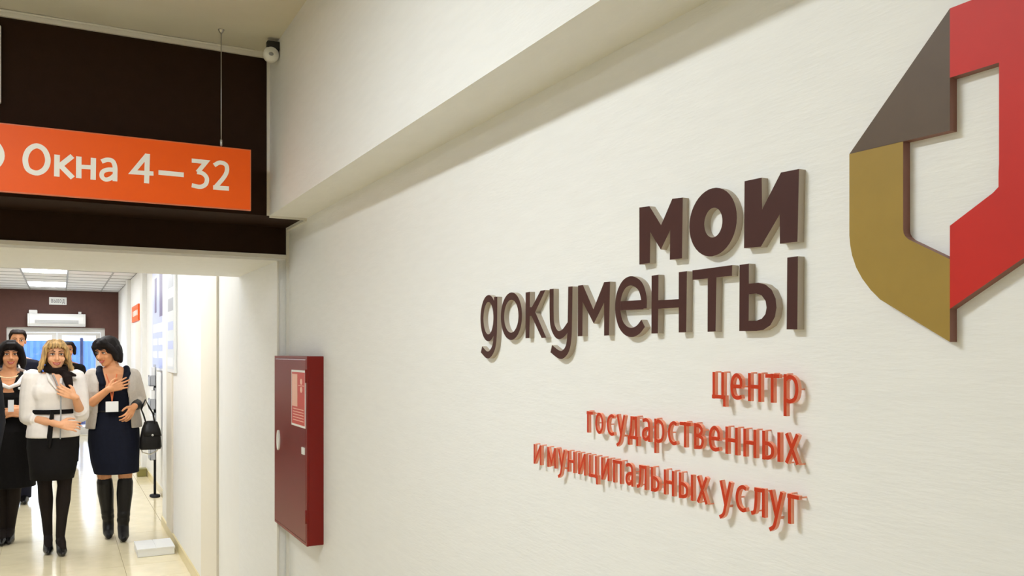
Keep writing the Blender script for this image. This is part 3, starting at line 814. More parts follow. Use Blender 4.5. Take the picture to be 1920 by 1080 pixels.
class Person:
    def __init__(s, px, Y, label, cat='person'):
        p = on_y(px, 900, Y)
        s.X, s.Y = p.x, Y
        s.root = tag(empty('person', (p.x, Y, 0)), label, cat, 'people walking up the corridor')
        s.b = MB()
    def J(s, px, py, dep=0.0):
        """pixel -> local point, dep = metres behind (+) or in front of (-) the person's axis"""
        p = on_y(px, py, s.Y + dep)
        return Vector((p.x - s.X, dep, p.z))
    def z(s, py): return on_y(100, py, s.Y).z
    def head(s, c, yaw, tilt, k, skin, hairm, smile=True, female=True):
        s.hc = Vector(c)
        s.hm = Matrix.Rotation(yaw, 3, 'Z') @ Matrix.Rotation(tilt, 3, 'X') @ Matrix.Scale(k, 3)
        H = lambda x, y, z: s.hc + s.hm @ Vector((x, y, z))
        s.H = H
        b = s.b; m = s.hm
        b.ball(H(0, 0.012, 0.030), (0.075, 0.094, 0.088), m)
        b.ball(H(0, -0.022, -0.035), (0.062, 0.066, 0.072), m)
        b.ball(H(0, -0.035, -0.070), (0.045, 0.045, 0.046), m)
        b.ball(H(0, -0.058, -0.098), (0.022, 0.020, 0.017), m)
        for sx in (-1, 1):
            b.ball(H(sx * 0.036, -0.060, -0.030), (0.026, 0.024, 0.026), m)
            b.ball(H(sx * 0.076, 0.012, -0.008), (0.010, 0.019, 0.030), m)
            b.ball(H(sx * 0.031, -0.076, 0.030), (0.024, 0.012, 0.007), m)
        b.tube([H(0, -0.084, 0.018), H(0, -0.096, -0.008), H(0, -0.106, -0.028)], [0.008 * k, 0.010 * k, 0.013 * k], 8)
        for sx in (-1, 1): b.ball(H(sx * 0.012, -0.092, -0.032), (0.009, 0.010, 0.008), m)
        s.k = k
    def face(s, body, smile=True, brow=None):
        H, m = s.H, s.hm
        for sx in (-1, 1):
            e = MB(); e.mi = 0; e.ball(H(sx * 0.031, -0.0800, 0.008), (0.0145, 0.009, 0.0075), m, 10, 7)
            e.mi = 1; e.ball(H(sx * 0.031, -0.0865, 0.008), (0.0068, 0.0045, 0.0068), m, 10, 7)
            e.mi = 2; e.tube([H(sx * 0.015, -0.086, 0.012), H(sx * 0.031, -0.090, 0.0175), H(sx * 0.047, -0.080, 0.012)], 0.0026, 6)
            e.build('eye', [M['eyew'], M['iris'], M['iris']], body, True)
            MB().tube([H(sx * 0.014, -0.089, 0.031), H(sx * 0.032, -0.090, 0.038), H(sx * 0.052, -0.076, 0.032)], [0.0035, 0.004, 0.0025], 6).build('eyebrow', brow or M['browline'], body, True)
        l = MB()
        if smile:
            up = [(-0.028, -0.078, -0.054), (-0.014, -0.0885, -0.061), (0, -0.092, -0.062), (0.014, -0.0885, -0.061), (0.028, -0.078, -0.054)]
            lo = [(-0.028, -0.078, -0.054), (-0.016, -0.0865, -0.070), (0, -0.090, -0.075), (0.016, -0.0865, -0.070), (0.028, -0.078, -0.054)]
            l.tube([H(*p) for p in up], [0.002, 0.0035, 0.004, 0.0035, 0.002], 7); l.tube([H(*p) for p in lo], [0.002, 0.004, 0.005, 0.004, 0.002], 7)
            MB().ball(H(0, -0.082, -0.066), (0.021, 0.009, 0.0065), m, 12, 7).build('teeth', M['teeth'], body, True)
        else:
            l.tube([H(-0.023, -0.082, -0.062), H(-0.01, -0.090, -0.060), H(0.01, -0.090, -0.060), H(0.023, -0.082, -0.062)], [0.002, 0.004, 0.004, 0.002], 7)
            l.tube([H(-0.020, -0.082, -0.065), H(0, -0.090, -0.069), H(0.020, -0.082, -0.065)], [0.002, 0.005, 0.002], 7)
        l.build('lips', M['lips'], body, True)
    def hand(s, wrist, dr, palm, side, curl=0.5, b=None, k=1.0):
        b = b or s.b
        w = Vector(wrist); d = Vector(dr).normalized(); n = Vector(palm); n = (n - d * n.dot(d)).normalized()
        t = d.cross(n) * side           # towards the thumb
        b.tube([w - d * 0.01, w + d * 0.02], [0.024 * k, 0.026 * k], 10)
        for i in range(4):
            o = (0.030 - 0.0200 * i)
            kn = w + d * (0.085 - 0.006 * abs(i - 1.2)) * k + t * o * k
            b.tube([w + d * 0.012 + t * o * 0.5 * k, kn], [0.015 * k, 0.0125 * k], 8)
            L = (0.040, 0.044, 0.041, 0.032)[i] * k
            spread = t * (0.10 * (1.5 - i))
            p = kn; a = 0.25 * curl
            for q, f in enumerate((1.0, 0.72, 0.55)):
                dd = (d * math.cos(a) + n * math.sin(a) + spread * (1 - curl * 0.5)).normalized()
                p2 = p + dd * L * f
                b.tube([p, p2], [0.0092 * k - q * 0.0006, 0.0086 * k - q * 0.0006], 8)
                p = p2; a += 0.75 * curl
        p = w + d * 0.022 * k + t * 0.026 * k
        p1 = p + (d * 0.75 + t * 0.75 + n * 0.25).normalized() * 0.040 * k
        p2 = p1 + (d * 0.95 + t * 0.25 + n * 0.35).normalized() * 0.032 * k
        p3 = p2 + (d * 1.0 + n * 0.35).normalized() * 0.022 * k
        b.tube([p, p1, p2, p3], [0.014 * k, 0.0115 * k, 0.010 * k, 0.008 * k], 8)
    def neck(s, base):
        s.b.tube([Vector(base), s.H(0, 0.02, -0.06)], [0.056, 0.050], 12)
    def torso(s, zs, xs, g=0.0, b=None, wide=1.0, sh=0.165):
        """zs = crotch, hip, waist, bust, shoulder, neck heights; xs = x of pelvis and of shoulders"""
        b = b or s.b
        c, h, w, u, q, n = zs
        L = lambda z: xs[0] + (xs[1] - xs[0]) * max(0, min(1, (z - h) / (q - h)))
        R = [(c - 0.02, 0.10, 0.09, 0.0), (c + 0.04, 0.165, 0.115, 0.005), (h, 0.180, 0.125, 0.005), ((h + w) / 2, 0.158, 0.108, 0), (w, 0.138, 0.095, 0),
             ((w + u) / 2, 0.148, 0.105, -0.004), (u, 0.158, 0.118, -0.012), (u + (q - u) * 0.5, 0.160, 0.100, -0.002), (q - 0.035, sh, 0.082, 0.006), (q - 0.005, sh * 0.80, 0.064, 0.010), (n, 0.060, 0.055, 0.012)]
        b.loft([(L(z), y, z, rx * wide + g, ry * wide + g) for z, rx, ry, y in R], 24)
        if not s.male:
            for sx in (-1, 1): b.ball((L(u) + sx * 0.072 * wide, -0.056 * wide, u + 0.0), (0.076 + g, 0.052 + g, 0.080 + g))
    male = False
    def leg(s, hip, knee, ankle, toe, thick=1.0, foot=True):
        b = s.b; hip, knee, ankle, toe = map(Vector, (hip, knee, ankle, toe))
        b.tube([hip, (hip + knee) / 2, knee], [0.088 * thick, 0.072 * thick, 0.054 * thick], 14)
        d = ankle - knee
        b.tube([knee, knee + d * 0.30 + Vector((0, 0.014, 0)), knee + d * 0.62 + Vector((0, 0.008, 0)), ankle], [0.053 * thick, 0.055 * thick, 0.042 * thick, 0.034 * thick], 14)
        if foot:
            b.tube([ankle + Vector((0, 0.02, -0.01)), (ankle + toe) / 2, toe], [0.034, 0.034, 0.026], 10)
    def arm(s, sh, el, wr, thick=1.0):
        sh, el, wr = map(Vector, (sh, el, wr))
        s.b.tube([sh, (sh + el) / 2, el], [0.052 * thick, 0.046 * thick, 0.040 * thick], 12)
        s.b.tube([el, el + (wr - el) * 0.35, wr], [0.040 * thick, 0.039 * thick, 0.027 * thick], 12)

def pump(person, ankle, toe, m, heel=0.07, parent=None):
    """court shoe with a heel, from ankle joint and toe point on the floor"""
    a, t = Vector(ankle), Vector(toe)
    f = (t - a); f.z = 0; f.normalize()
    hb = Vector((a.x, a.y, 0)) - f * 0.025
    ball = t - f * 0.055
    mb = MB()
    mb.tube([(hb.x, hb.y, heel + 0.028), (a.x + f.x * 0.03, a.y + f.y * 0.03, heel * 0.8 + 0.02), (ball.x, ball.y, 0.030), (t.x, t.y, 0.020)], [0.033, 0.034, 0.040, 0.020], 12)
    mb.tube([(hb.x, hb.y, heel + 0.02), (hb.x, hb.y, 0.008)], [0.022, 0.010], 8, False)
    mb.tube([(hb.x, hb.y, 0.006), (hb.x, hb.y, 0.0)], [0.012, 0.012], 8, False)
    remesh('shoe', mb, m, parent, 0.006, 3)
def shoe_flat(ankle, toe, m, parent):
    a, t = Vector(ankle), Vector(toe)
    f = (t - a); f.z = 0; f.normalize()
    hb = Vector((a.x, a.y, 0)) - f * 0.04
    mb = MB()
    mb.tube([(hb.x, hb.y, 0.05), (a.x, a.y, 0.06), (t.x - f.x * 0.09, t.y - f.y * 0.09, 0.042), (t.x, t.y, 0.03)], [0.040, 0.046, 0.045, 0.026], 12)
    mb.box(hb.x - 0.035, hb.x + 0.035, hb.y - 0.05, hb.y + 0.03, 0, 0.03)
    remesh('shoe', mb, m, parent, 0.007, 3)
def hair_cap(P, front=-0.0, g=0.0):
    h = MB()
    h.ball(P.H(0, 0.022, 0.046), (0.088 + g, 0.100 + g, 0.088 + g), P.hm)
    return h

# ---- blonde woman in the white blouse
P = Person(100, 7.86, 'blonde woman in a white blouse, dark scarf and black skirt, hand at her chest')
z = P.z
hc = P.J(104.5, 671, 0.0); hc.z = z(693) + 0.117
P.head(hc, 0.10, 0.03, 1.0, M['skin'], None)
zs = (0.86, 0.96, z(771), z(735), z(702), z(697) + 0.02)
P.torso(zs, (0.0, 0.015)); P.neck((0.015, 0.012, z(697)))
rs, ls = P.J(61, 712), P.J(142, 712)
re, rw = P.J(52, 782, 0.0), P.J(110, 796, -0.20)
le, lw = P.J(152, 777, -0.02), P.J(141, 744, -0.20)
P.arm(rs, re, rw, 0.95); P.arm(ls, le, lw, 0.95)
P.hand(rw, (1, -0.25, -0.12), (0.2, 1, -0.3), 1, 0.7)
P.hand(lw, (-0.85, 0.0, 0.45), (0, 1, 0.1), -1, 0.8)
rk, ra, rt = P.J(84, 908, -0.03), P.J(90, 1000, 0.02), Vector((P.J(91, 1027, -0.05).x, -0.13, 0.0))
lk, la, lt = P.J(121, 908, -0.05), P.J(113, 1000, -0.09), Vector((P.J(118, 1034, -0.15).x, -0.24, 0.0))
ra.z = la.z = 0.135
P.leg((-0.075, 0, 0.88), rk, ra, (rt.x, rt.y + 0.05, 0.05)); P.leg((0.075, 0, 0.88), lk, la, (lt.x, lt.y + 0.05, 0.05))
hem = z(896)
body = remesh('body', P.b, [M['skin'], M['hose']], P.root, 0.0052, 2, lambda c: 1 if c.z < 0.80 else 0)
P.face(body, True)
pump(P, ra, rt, M['shoe'], 0.07, P.root); pump(P, la, lt, M['shoe'], 0.07, P.root)
bl = MB()
P.torso((z(818) + 0.02, z(808), z(771), z(735), z(702), z(699)), (0.0, 0.015), 0.016, bl, 1.0, 0.168)
bl.loft([(0.0, 0, z(819), 0.198, 0.150), (0.0, 0, z(800), 0.188, 0.140), (0, 0, z(772), 0.152, 0.112)], 28)
for sh, el, wr, f in ((rs, re, rw, 0.22), (ls, le, lw, 0.18)):
    bl.tube([sh + Vector((0, 0, 0.01)), sh * 0.55 + el * 0.45, el], [0.078, 0.080, 0.064], 14)
    bl.tube([el, el + (wr - el) * f], [0.064, 0.052], 14)
    bl.tube([el + (wr - el) * (f - 0.02), el + (wr - el) * (f + 0.04)], [0.056, 0.058], 14, False)
bo = remesh('blouse', bl, M['blouse'], P.root, 0.0065, 9)
c0 = (0.003, 0.0)
lp_ = MB()
for sx in (-1, 1):
    lp_.tube([P.J(104 + sx * 16, 698, -0.04), P.J(104 + sx * 11, 712, -0.115), P.J(112, 738, -0.165)], [0.010, 0.016, 0.006], 8)
remesh('collar', lp_, M['blouse'], P.root, 0.006, 2)
vq = MB(); a_ = [P.J(97, 700, -0.098), P.J(118, 700, -0.098), P.J(111, 736, -0.158)]
vq.add([v + Vector((0, -0.004, 0)) for v in a_] + [v + Vector((0, 0.02, 0)) for v in a_], [(0, 2, 1), (3, 4, 5), (0, 1, 4, 3), (1, 2, 5, 4), (2, 0, 3, 5)])
vq.build('neckline', M['skin'], P.root)
be = MB(); be.loft([(0.0, 0, z(775), 0.166, 0.126), (0, 0, z(774), 0.170, 0.130), (0, 0, z(768), 0.169, 0.129), (0, 0, z(767), 0.165, 0.125)], 32)
belt = be.build('belt', M['black'], P.root, True)
MB().tube([P.J(98, 772, -0.14), P.J(96, 790, -0.155), P.J(93, 818, -0.165), P.J(92, 836, -0.165)], [0.014, 0.017, 0.019, 0.015], 8).build('belt_tail', M['black'], belt, True)
sk = MB()
sk.loft([(P.J(98, 896).x, -0.03, hem, 0.158, 0.150), (0, -0.02, hem + 0.10, 0.172, 0.150), (0, -0.005, 0.85, 0.190, 0.140), (0, 0, 0.95, 0.186, 0.135), (0, 0, 1.02, 0.168, 0.120)], 28)
sk.build('skirt', M['black'], P.root, True)
sc = MB()
hz = P.z(697)
ring = [(P.J(104, 690).x + 0.068 * math.cos(a), 0.0 + 0.066 * math.sin(a) - 0.008, P.z(691) + 0.018 * math.sin(a)) for a in [2 * math.pi * k / 18 for k in range(19)]]
sc.tube(ring, 0.026, 10)
sc.ball(P.J(120, 700, -0.10), (0.035, 0.022, 0.028))
sc.tube([P.J(120, 700, -0.10), P.J(127, 710, -0.145), P.J(130, 722, -0.165)], [0.024, 0.036, 0.030], 10)
sc.tube([P.J(120, 699, -0.10), P.J(132, 701, -0.12), P.J(141, 704, -0.12)], [0.018, 0.020, 0.012], 10)
sc.tube([P.J(92, 680, -0.02), P.J(94, 692, -0.06), P.J(106, 698, -0.095), P.J(118, 697, -0.095)], [0.016, 0.020, 0.022, 0.022], 10)
remesh('scarf', sc, M['scarf'], P.root, 0.006, 2)
MB().tube([P.J(100, 703, -0.12), P.J(108, 722, -0.165), P.J(114, 745, -0.18), P.J(114, 780, -0.17), P.J(113, 822, -0.17)], 0.006, 6).build('lanyard', M['grey'], P.root, True)
h = hair_cap(P, 0, -0.003)
H = P.H
h.ball(H(0, 0.050, -0.02), (0.090, 0.066, 0.100), P.hm)
rnd = random.Random(3)
for sx in (-1, 1):
    for q in range(6):
        f = q / 5.0
        w1 = 0.010 * rnd.uniform(-1, 1)
        h.tube([H(sx * (0.020 + 0.03 * f), -0.062 + 0.07 * f, 0.122 - 0.01 * f), H(sx * (0.074 + 0.006 * f), -0.056 + 0.09 * f, 0.060), H(sx * (0.086 + w1), -0.045 + 0.10 * f, -0.005),
                H(sx * (0.092 - w1), -0.040 + 0.09 * f, -0.060), H(sx * (0.112 + w1), -0.034 + 0.08 * f, -0.105), H(sx * (0.124 - 0.02 * f), -0.036 + 0.08 * f, -0.135 - w1)], [0.014, 0.016, 0.016, 0.018, 0.018, 0.007], 8)
for k in range(10):
    x = -0.058 + 0.0129 * k
    e_ = rnd.uniform(-0.008, 0.008)
    h.tube([H(x * 0.5 - 0.006, -0.056, 0.120), H(x * 0.95, -0.090 + abs(x) * 0.3, 0.092), H(x * 1.15 + e_, -0.0985 + abs(x) * 0.45, 0.056 + e_)], [0.012, 0.0085, 0.004], 8)
remesh('hair', h, M['blonde'], P.root, 0.005, 2)

# ---- woman in the grey cardigan
P = Person(214, 8.14, 'dark haired woman in a grey cardigan and navy dress with black knee boots')
z = P.z
hc = P.J(201, 660, -0.02); hc.z = z(684) + 0.108
P.head(hc, -0.75, 0.22, 1.0, M['skin2'], None)
xs = (P.J(214, 830).x, P.J(212, 700).x)
zs = (0.84, 0.95, z(775), z(735), z(694), z(690) + 0.01)
P.torso(zs, xs, 0.0, None, 1.03, 0.168); P.neck((xs[1], 0.012, z(691)))
rs, ls = P.J(174, 706), P.J(249, 706)
re, rw = P.J(163, 763, -0.06), P.J(203, 730, -0.20)
le, lw = P.J(262, 752, 0.02), P.J(251, 763, -0.16)
P.arm(rs, re, rw); P.arm(ls, le, lw)
P.hand(rw, (0.92, 0.05, 0.34), (0, 1, 0), 1, 0.22)
P.hand(lw, (-0.35, -0.45, -0.55), (-0.6, 0.6, 0), -1, 0.7)
rk, ra, rt = P.J(196, 900, -0.02), P.J(203, 962, 0.10), Vector((P.J(204, 996, 0.05).x, 0.0, 0.0))
lk, la, lt = P.J(235, 900, -0.04), P.J(231, 985, -0.04), Vector((P.J(231, 1012, -0.1).x, -0.19, 0.0))
ra.z = la.z = 0.13; ra.z = 0.15
P.leg((xs[0] - 0.08, 0, 0.86), rk, ra, (rt.x, rt.y + 0.06, 0.05), 1.0, False); P.leg((xs[0] + 0.08, 0, 0.86), lk, la, (lt.x, lt.y + 0.05, 0.05), 1.0, False)
body = remesh('body', P.b, [M['skin2']], P.root, 0.0052, 2)
P.face(body, True)
for k_, a_, t_ in ((rk, ra, rt), (lk, la, lt)):
    bt = MB(); d_ = a_ - k_
    bt.tube([k_ + d_ * 0.03, k_ + d_ * 0.30 + Vector((0, 0.012, 0)), k_ + d_ * 0.65 + Vector((0, 0.008, 0)), a_], [0.064, 0.066, 0.054, 0.046], 14)
    for f_, r_ in ((0.78, 0.053), (0.90, 0.052)): bt.tube([k_ + d_ * (f_ - 0.03), k_ + d_ * (f_ + 0.03)], [r_, r_], 12)
    f = Vector((t_.x - a_.x, t_.y - a_.y, 0)).normalized()
    hb = Vector((a_.x, a_.y, 0)) - f * 0.025; bl_ = t_ - f * 0.06
    bt.tube([a_, (a_.x, a_.y, 0.10), (bl_.x, bl_.y, 0.042), (t_.x, t_.y, 0.030)], [0.046, 0.047, 0.044, 0.028], 12)
    bt.tube([(hb.x, hb.y, 0.09), (hb.x, hb.y, 0.012)], [0.032, 0.024], 10, False)
    bt.tube([(hb.x, hb.y, 0.012), (hb.x, hb.y, 0.0)], [0.024, 0.024], 10, False)
    remesh('boot', bt, M['boot'], P.root, 0.0065, 2)
dr_ = MB()
P.torso((0.84, 0.95, z(775), z(738), z(722), z(716)), xs, 0.014, dr_, 1.03, 0.135)
dr_.loft([(P.J(219, 893).x, -0.02, z(893), 0.178, 0.150), (xs[0] + 0.008, -0.015, z(870), 0.192, 0.155), (xs[0], 0, 0.85, 0.206, 0.150), (xs[0], 0, 0.95, 0.202, 0.144), (xs[0], 0, 1.04, 0.168, 0.120)], 28)
for sx in (-1, 1):
    dr_.tube([(xs[1] + sx * 0.085, -0.09, z(720)), (xs[1] + sx * 0.108, -0.055, z(702)), (xs[1] + sx * 0.105, 0.0, z(692))], [0.032, 0.034, 0.03], 10)
remesh('dress', dr_, M['navy'], P.root, 0.0065, 3)
be = MB(); zb = z(773); be.loft([(xs[0], 0, zb - 0.008, 0.160, 0.118), (xs[0], 0, zb, 0.162, 0.120), (xs[0], 0, zb + 0.008, 0.160, 0.118)], 30)
be.build('belt', M['dark'], P.root, True)
# open cardigan: a shell with a gap in front
cg = MB(); n = 26
def shell(rows):
    vs = []; fs = []
    for (zz, cx, cy, rx, ry, open0, open1, th) in rows:
        for lay in (0, 1):
            for k in range(n):
                a = math.radians(-90 + open1 + (360 - open0 - open1) * k / (n - 1))
                g = th * lay
                vs.append((cx + (rx + g) * math.cos(a), cy + (ry + g) * math.sin(a), zz))
    R = len(rows)
    ix = lambda r, lay, k: (r * 2 + lay) * n + k
    for r in range(R - 1):
        for k in range(n - 1):
            fs.append((ix(r, 0, k), ix(r, 0, k + 1), ix(r + 1, 0, k + 1), ix(r + 1, 0, k)))
            fs.append((ix(r, 1, k), ix(r + 1, 1, k), ix(r + 1, 1, k + 1), ix(r, 1, k + 1)))
        for k in (0, n - 1): fs.append((ix(r, 0, k), ix(r + 1, 0, k), ix(r + 1, 1, k), ix(r, 1, k)))
    for r in (0, R - 1):
        for k in range(n - 1): fs.append((ix(r, 0, k), ix(r, 1, k), ix(r, 1, k + 1), ix(r, 0, k + 1)))
    return vs, fs
x0, x1 = xs
cg.add(*shell([(z(806), x0, 0.005, 0.205, 0.150, 46, 38, 0.022), (z(790), x0, 0, 0.198, 0.142, 44, 38, 0.022), (z(770), x0, 0, 0.182, 0.132, 44, 38, 0.022), (z(750), x0, -0.005, 0.180, 0.140, 42, 36, 0.022),
               (z(735), x1, -0.012, 0.182, 0.148, 38, 34, 0.022), (z(718), x1, -0.006, 0.182, 0.130, 38, 36, 0.022), (z(706), x1, 0.004, 0.186, 0.100, 42, 40, 0.02), (z(699), x1, 0.008, 0.172, 0.082, 48, 46, 0.018), (z(694), x1, 0.010, 0.142, 0.070, 55, 52, 0.016), (z(690), x1, 0.012, 0.10, 0.062, 65, 60, 0.014)]))
for sh, el, wr, f in ((rs, re, rw, 0.10), (ls, le, lw, 0.55)):
    cg.tube([sh + Vector((0.0, 0, 0.008)), sh * 0.5 + el * 0.5, el], [0.066, 0.066, 0.060], 14)
    cg.tube([el, el + (wr - el) * f], [0.060, 0.050], 14)
cgo = remesh('cardigan', cg, M['knit'], P.root, 0.0065, 3)
w_ = le + (lw - le) * 0.62
MB().tube([le + (lw - le) * 0.56, le + (lw - le) * 0.74], [0.050, 0.042], 14).build('cuff', M['dark'], cgo, True)
ly = MB().tube([P.J(199, 702, -0.115), P.J(206, 722, -0.16), P.J(210, 752, -0.165)], 0.005, 6).tube([P.J(219, 702, -0.115), P.J(214, 722, -0.16), P.J(210, 752, -0.165)], 0.005, 6).build('lanyard', M['lanyard'], P.root, True)
a_, b_ = P.J(198, 753, -0.17), P.J(222, 772, -0.17)
bd = MB().box(a_.x, b_.x, -0.173, -0.168, b_.z, a_.z).build('name_badge', M['paper'], ly)
h = hair_cap(P, 0, 0.006)
H = P.H
h.ball(H(0, 0.050, 0.0), (0.098, 0.085, 0.100), P.hm)
h.ball(H(0, 0.058, -0.05), (0.088, 0.058, 0.070), P.hm)
for sx in (-1, 1):
    h.tube([H(sx * 0.030, -0.070, 0.105), H(sx * 0.080, -0.050, 0.055), H(sx * 0.090, -0.015, -0.01), H(sx * 0.086, -0.005, -0.06)], [0.022, 0.026, 0.030, 0.022], 10)
    h.tube([H(sx * 0.088, 0.02, 0.03), H(sx * 0.096, 0.03, -0.03), H(sx * 0.090, 0.035, -0.085)], [0.028, 0.032, 0.022], 10)
for k in range(9):
    x = -0.062 + 0.0155 * k
    h.tube([H(x * 0.5 + 0.012, -0.058, 0.122), H(x, -0.092 + abs(x) * 0.3, 0.090), H(x * 1.15 - 0.006, -0.098 + abs(x) * 0.42, 0.056 + 0.010 * (k / 8.0))], [0.014, 0.012, 0.007], 8)
remesh('hair', h, M['black_hair'], P.root, 0.005, 2)
# her handbag hangs from the forearm: a thing of its own
bc = P.J(282, 842, -0.12)
bx, bz = P.X + bc.x, bc.z
t = tag(empty('handbag', (bx, P.Y - 0.12, bz)), 'black leather handbag hanging from the arm of the woman in the cardigan', 'handbag')
hbm = MB(); hbm.loft([(0, 0, 0.0, 0.082, 0.055), (0, 0, 0.02, 0.090, 0.062), (0, 0, 0.10, 0.085, 0.055), (0.0, 0, 0.18, 0.070, 0.036), (0.0, 0, 0.232, 0.050, 0.018)], 24, 3.0)
hbm.build('pouch', M['boot'], t, True)
fl = MB(); fl.loft([(0.01, -0.006, 0.115, 0.080, 0.056), (0.006, -0.006, 0.16, 0.076, 0.046), (0.003, 0, 0.236, 0.054, 0.022), (0, 0, 0.246, 0.03, 0.012)], 24, 2.6)
fl.build('flap', M['boot'], t, True)
MB().ball((0.012, -0.064, 0.125), (0.010, 0.006, 0.010)).build('clasp', M['steel'], t, True)
ax, az = P.J(258, 757, -0.12).x - bc.x, P.J(258, 757, -0.12).z - bc.z
for dy in (-0.024, 0.024):
    MB().tube([(-0.035, dy, 0.225), (-0.055, dy, 0.30), (ax * 0.6 - 0.012, dy, az - 0.05), (ax * 0.55 + 0.016, dy * 0.6, az + 0.035), (ax * 0.4 + 0.03, dy, az - 0.03), (0.02, dy, 0.31), (0.036, dy, 0.225)], 0.0055, 8).build('handle', M['boot'], t, True)
MB().tube([(-0.078, 0.02, 0.02), (-0.062, 0.02, -0.028), (0.0, 0.02, -0.048), (0.055, 0.02, -0.020), (0.082, 0.02, 0.04)], 0.005, 8).build('shoulder_strap', M['cream'], t, True)

# ---- woman in black with a white collar
P = Person(17, 8.40, 'dark haired woman in a black dress with a white collar and necklace')
z = P.z
hc = P.J(19, 664, 0.0); hc.z = z(689) + 0.108
P.head(hc, 0.12, 0.02, 0.95, M['skin2'], None)
zs = (0.85, 0.95, z(778), z(742), z(702), z(698) + 0.015)
P.torso(zs, (0.0, 0.0), 0.0, None, 1.08, 0.165); P.neck((0.0, 0.012, z(699)))
rs, ls = P.J(-24, 714), P.J(56, 714)
re, rw = P.J(-32, 772, 0.02), P.J(14, 774, -0.20)
le, lw = P.J(64, 772, 0.02), P.J(44, 772, -0.19)
P.arm(rs, re, rw); P.arm(ls, le, lw)
P.hand(rw, (0.9, -0.2, 0.0), (0.1, 1, -0.3), 1, 0.8)
P.hand(lw, (-0.9, -0.25, 0.0), (-0.1, 1, -0.3), -1, 0.8)
rk, ra, rt = P.J(0, 915, -0.02), P.J(4, 990, 0.02), Vector((P.J(3, 1022, -0.1).x, -0.14, 0.0))
lk, la, lt = P.J(27, 915, -0.04), P.J(20, 990, 0.04), Vector((P.J(17, 1018, -0.05).x, -0.10, 0.0))
ra.z = la.z = 0.12
P.leg((-0.08, 0, 0.87), rk, ra, (rt.x, rt.y + 0.05, 0.05)); P.leg((0.08, 0, 0.87), lk, la, (lt.x, lt.y + 0.05, 0.05))
body = remesh('body', P.b, [M['skin2'], M['hose']], P.root, 0.0055, 2, lambda c: 1 if c.z < 0.80 else 0)
P.face(body, True)
pump(P, ra, rt, M['shoe'], 0.06, P.root); pump(P, la, lt, M['shoe'], 0.06, P.root)
dd = MB()
P.torso((0.85, 0.95, z(778), z(742), z(724), z(717)), (0, 0), 0.016, dd, 1.08, 0.155)
dd.loft([(P.J(20, 907).x, -0.02, z(907), 0.190, 0.150), (0, -0.01, z(880), 0.200, 0.155), (0, 0, 0.85, 0.212, 0.155), (0, 0, 0.95, 0.208, 0.150), (0, 0, 1.05, 0.176, 0.126)], 28)
for sh, el, wr in ((rs, re, rw), (ls, le, lw)):
    dd.tube([sh, sh * 0.5 + el * 0.5, el], [0.070, 0.068, 0.064], 14); dd.tube([el, el + (wr - el) * 0.86], [0.064, 0.050], 14)
    dd.tube([Vector((sh.x * 0.62, -0.03, z(707))), sh], [0.05, 0.07], 12)
    dd.tube([Vector((sh.x * 0.62, -0.05, z(708))), Vector((sh.x * 0.45, -0.085, z(727)))], [0.045, 0.05], 12)
remesh('dress', dd, M['black'], P.root, 0.0065, 3)
co = MB()
pts = [P.J(-13, 696, 0.0), P.J(-10, 706, -0.075), P.J(0, 720, -0.135), P.J(17, 727, -0.168), P.J(34, 720, -0.135), P.J(44, 706, -0.075), P.J(47, 696, 0.0), P.J(36, 692, 0.07), P.J(17, 691, 0.085), P.J(-2, 692, 0.07)]
pts.append(pts[0])
co.tube(pts, [0.013, 0.018, 0.019, 0.016, 0.019, 0.018, 0.013, 0.013, 0.013, 0.013, 0.013], 10)
remesh('collar', co, M['blouse'], P.root, 0.006, 2)
nk = MB()
for k in range(23):
    a = math.radians(200 + 140 * k / 22.0)
    nk.ball((0.0 + 0.075 * math.cos(a), -0.035 + 0.085 * math.sin(a), z(703) + 0.030 * math.sin(a) + 0.012), 0.0055, None, 8, 6)
nk.build('necklace', M['pearl'], P.root, True)
MB().ball(P.J(36.5, 728, -0.135), (0.012, 0.006, 0.012)).build('brooch', M['white'], P.root, True)
o = MB(); a_, b_ = P.J(15, 750, -0.235), P.J(26, 772, -0.235)
o.box(a_.x, b_.x, -0.238, -0.234, b_.z, a_.z); o.build('paper_slip', M['paper'], P.root)
h = hair_cap(P, 0, 0.004); H = P.H
h.ball(H(0, 0.050, -0.02), (0.100, 0.075, 0.100), P.hm)
for sx in (-1, 1):
    h.tube([H(sx * 0.012, -0.066, 0.118), H(sx * 0.074, -0.058, 0.060), H(sx * 0.092, -0.035, -0.015), H(sx * 0.098, -0.015, -0.075), H(sx * 0.100, 0.0, -0.105)], [0.022, 0.028, 0.030, 0.032, 0.02], 10)
for k in range(6):
    x = -0.055 + 0.015 * k
    h.tube([H(0.03, -0.060, 0.122), H(x * 0.8 + 0.01, -0.092, 0.098), H(x * 1.25 - 0.004, -0.096 + abs(x) * 0.42, 0.066)], [0.014, 0.013, 0.008], 8)
remesh('hair', h, M['black_hair'], P.root, 0.005, 2)

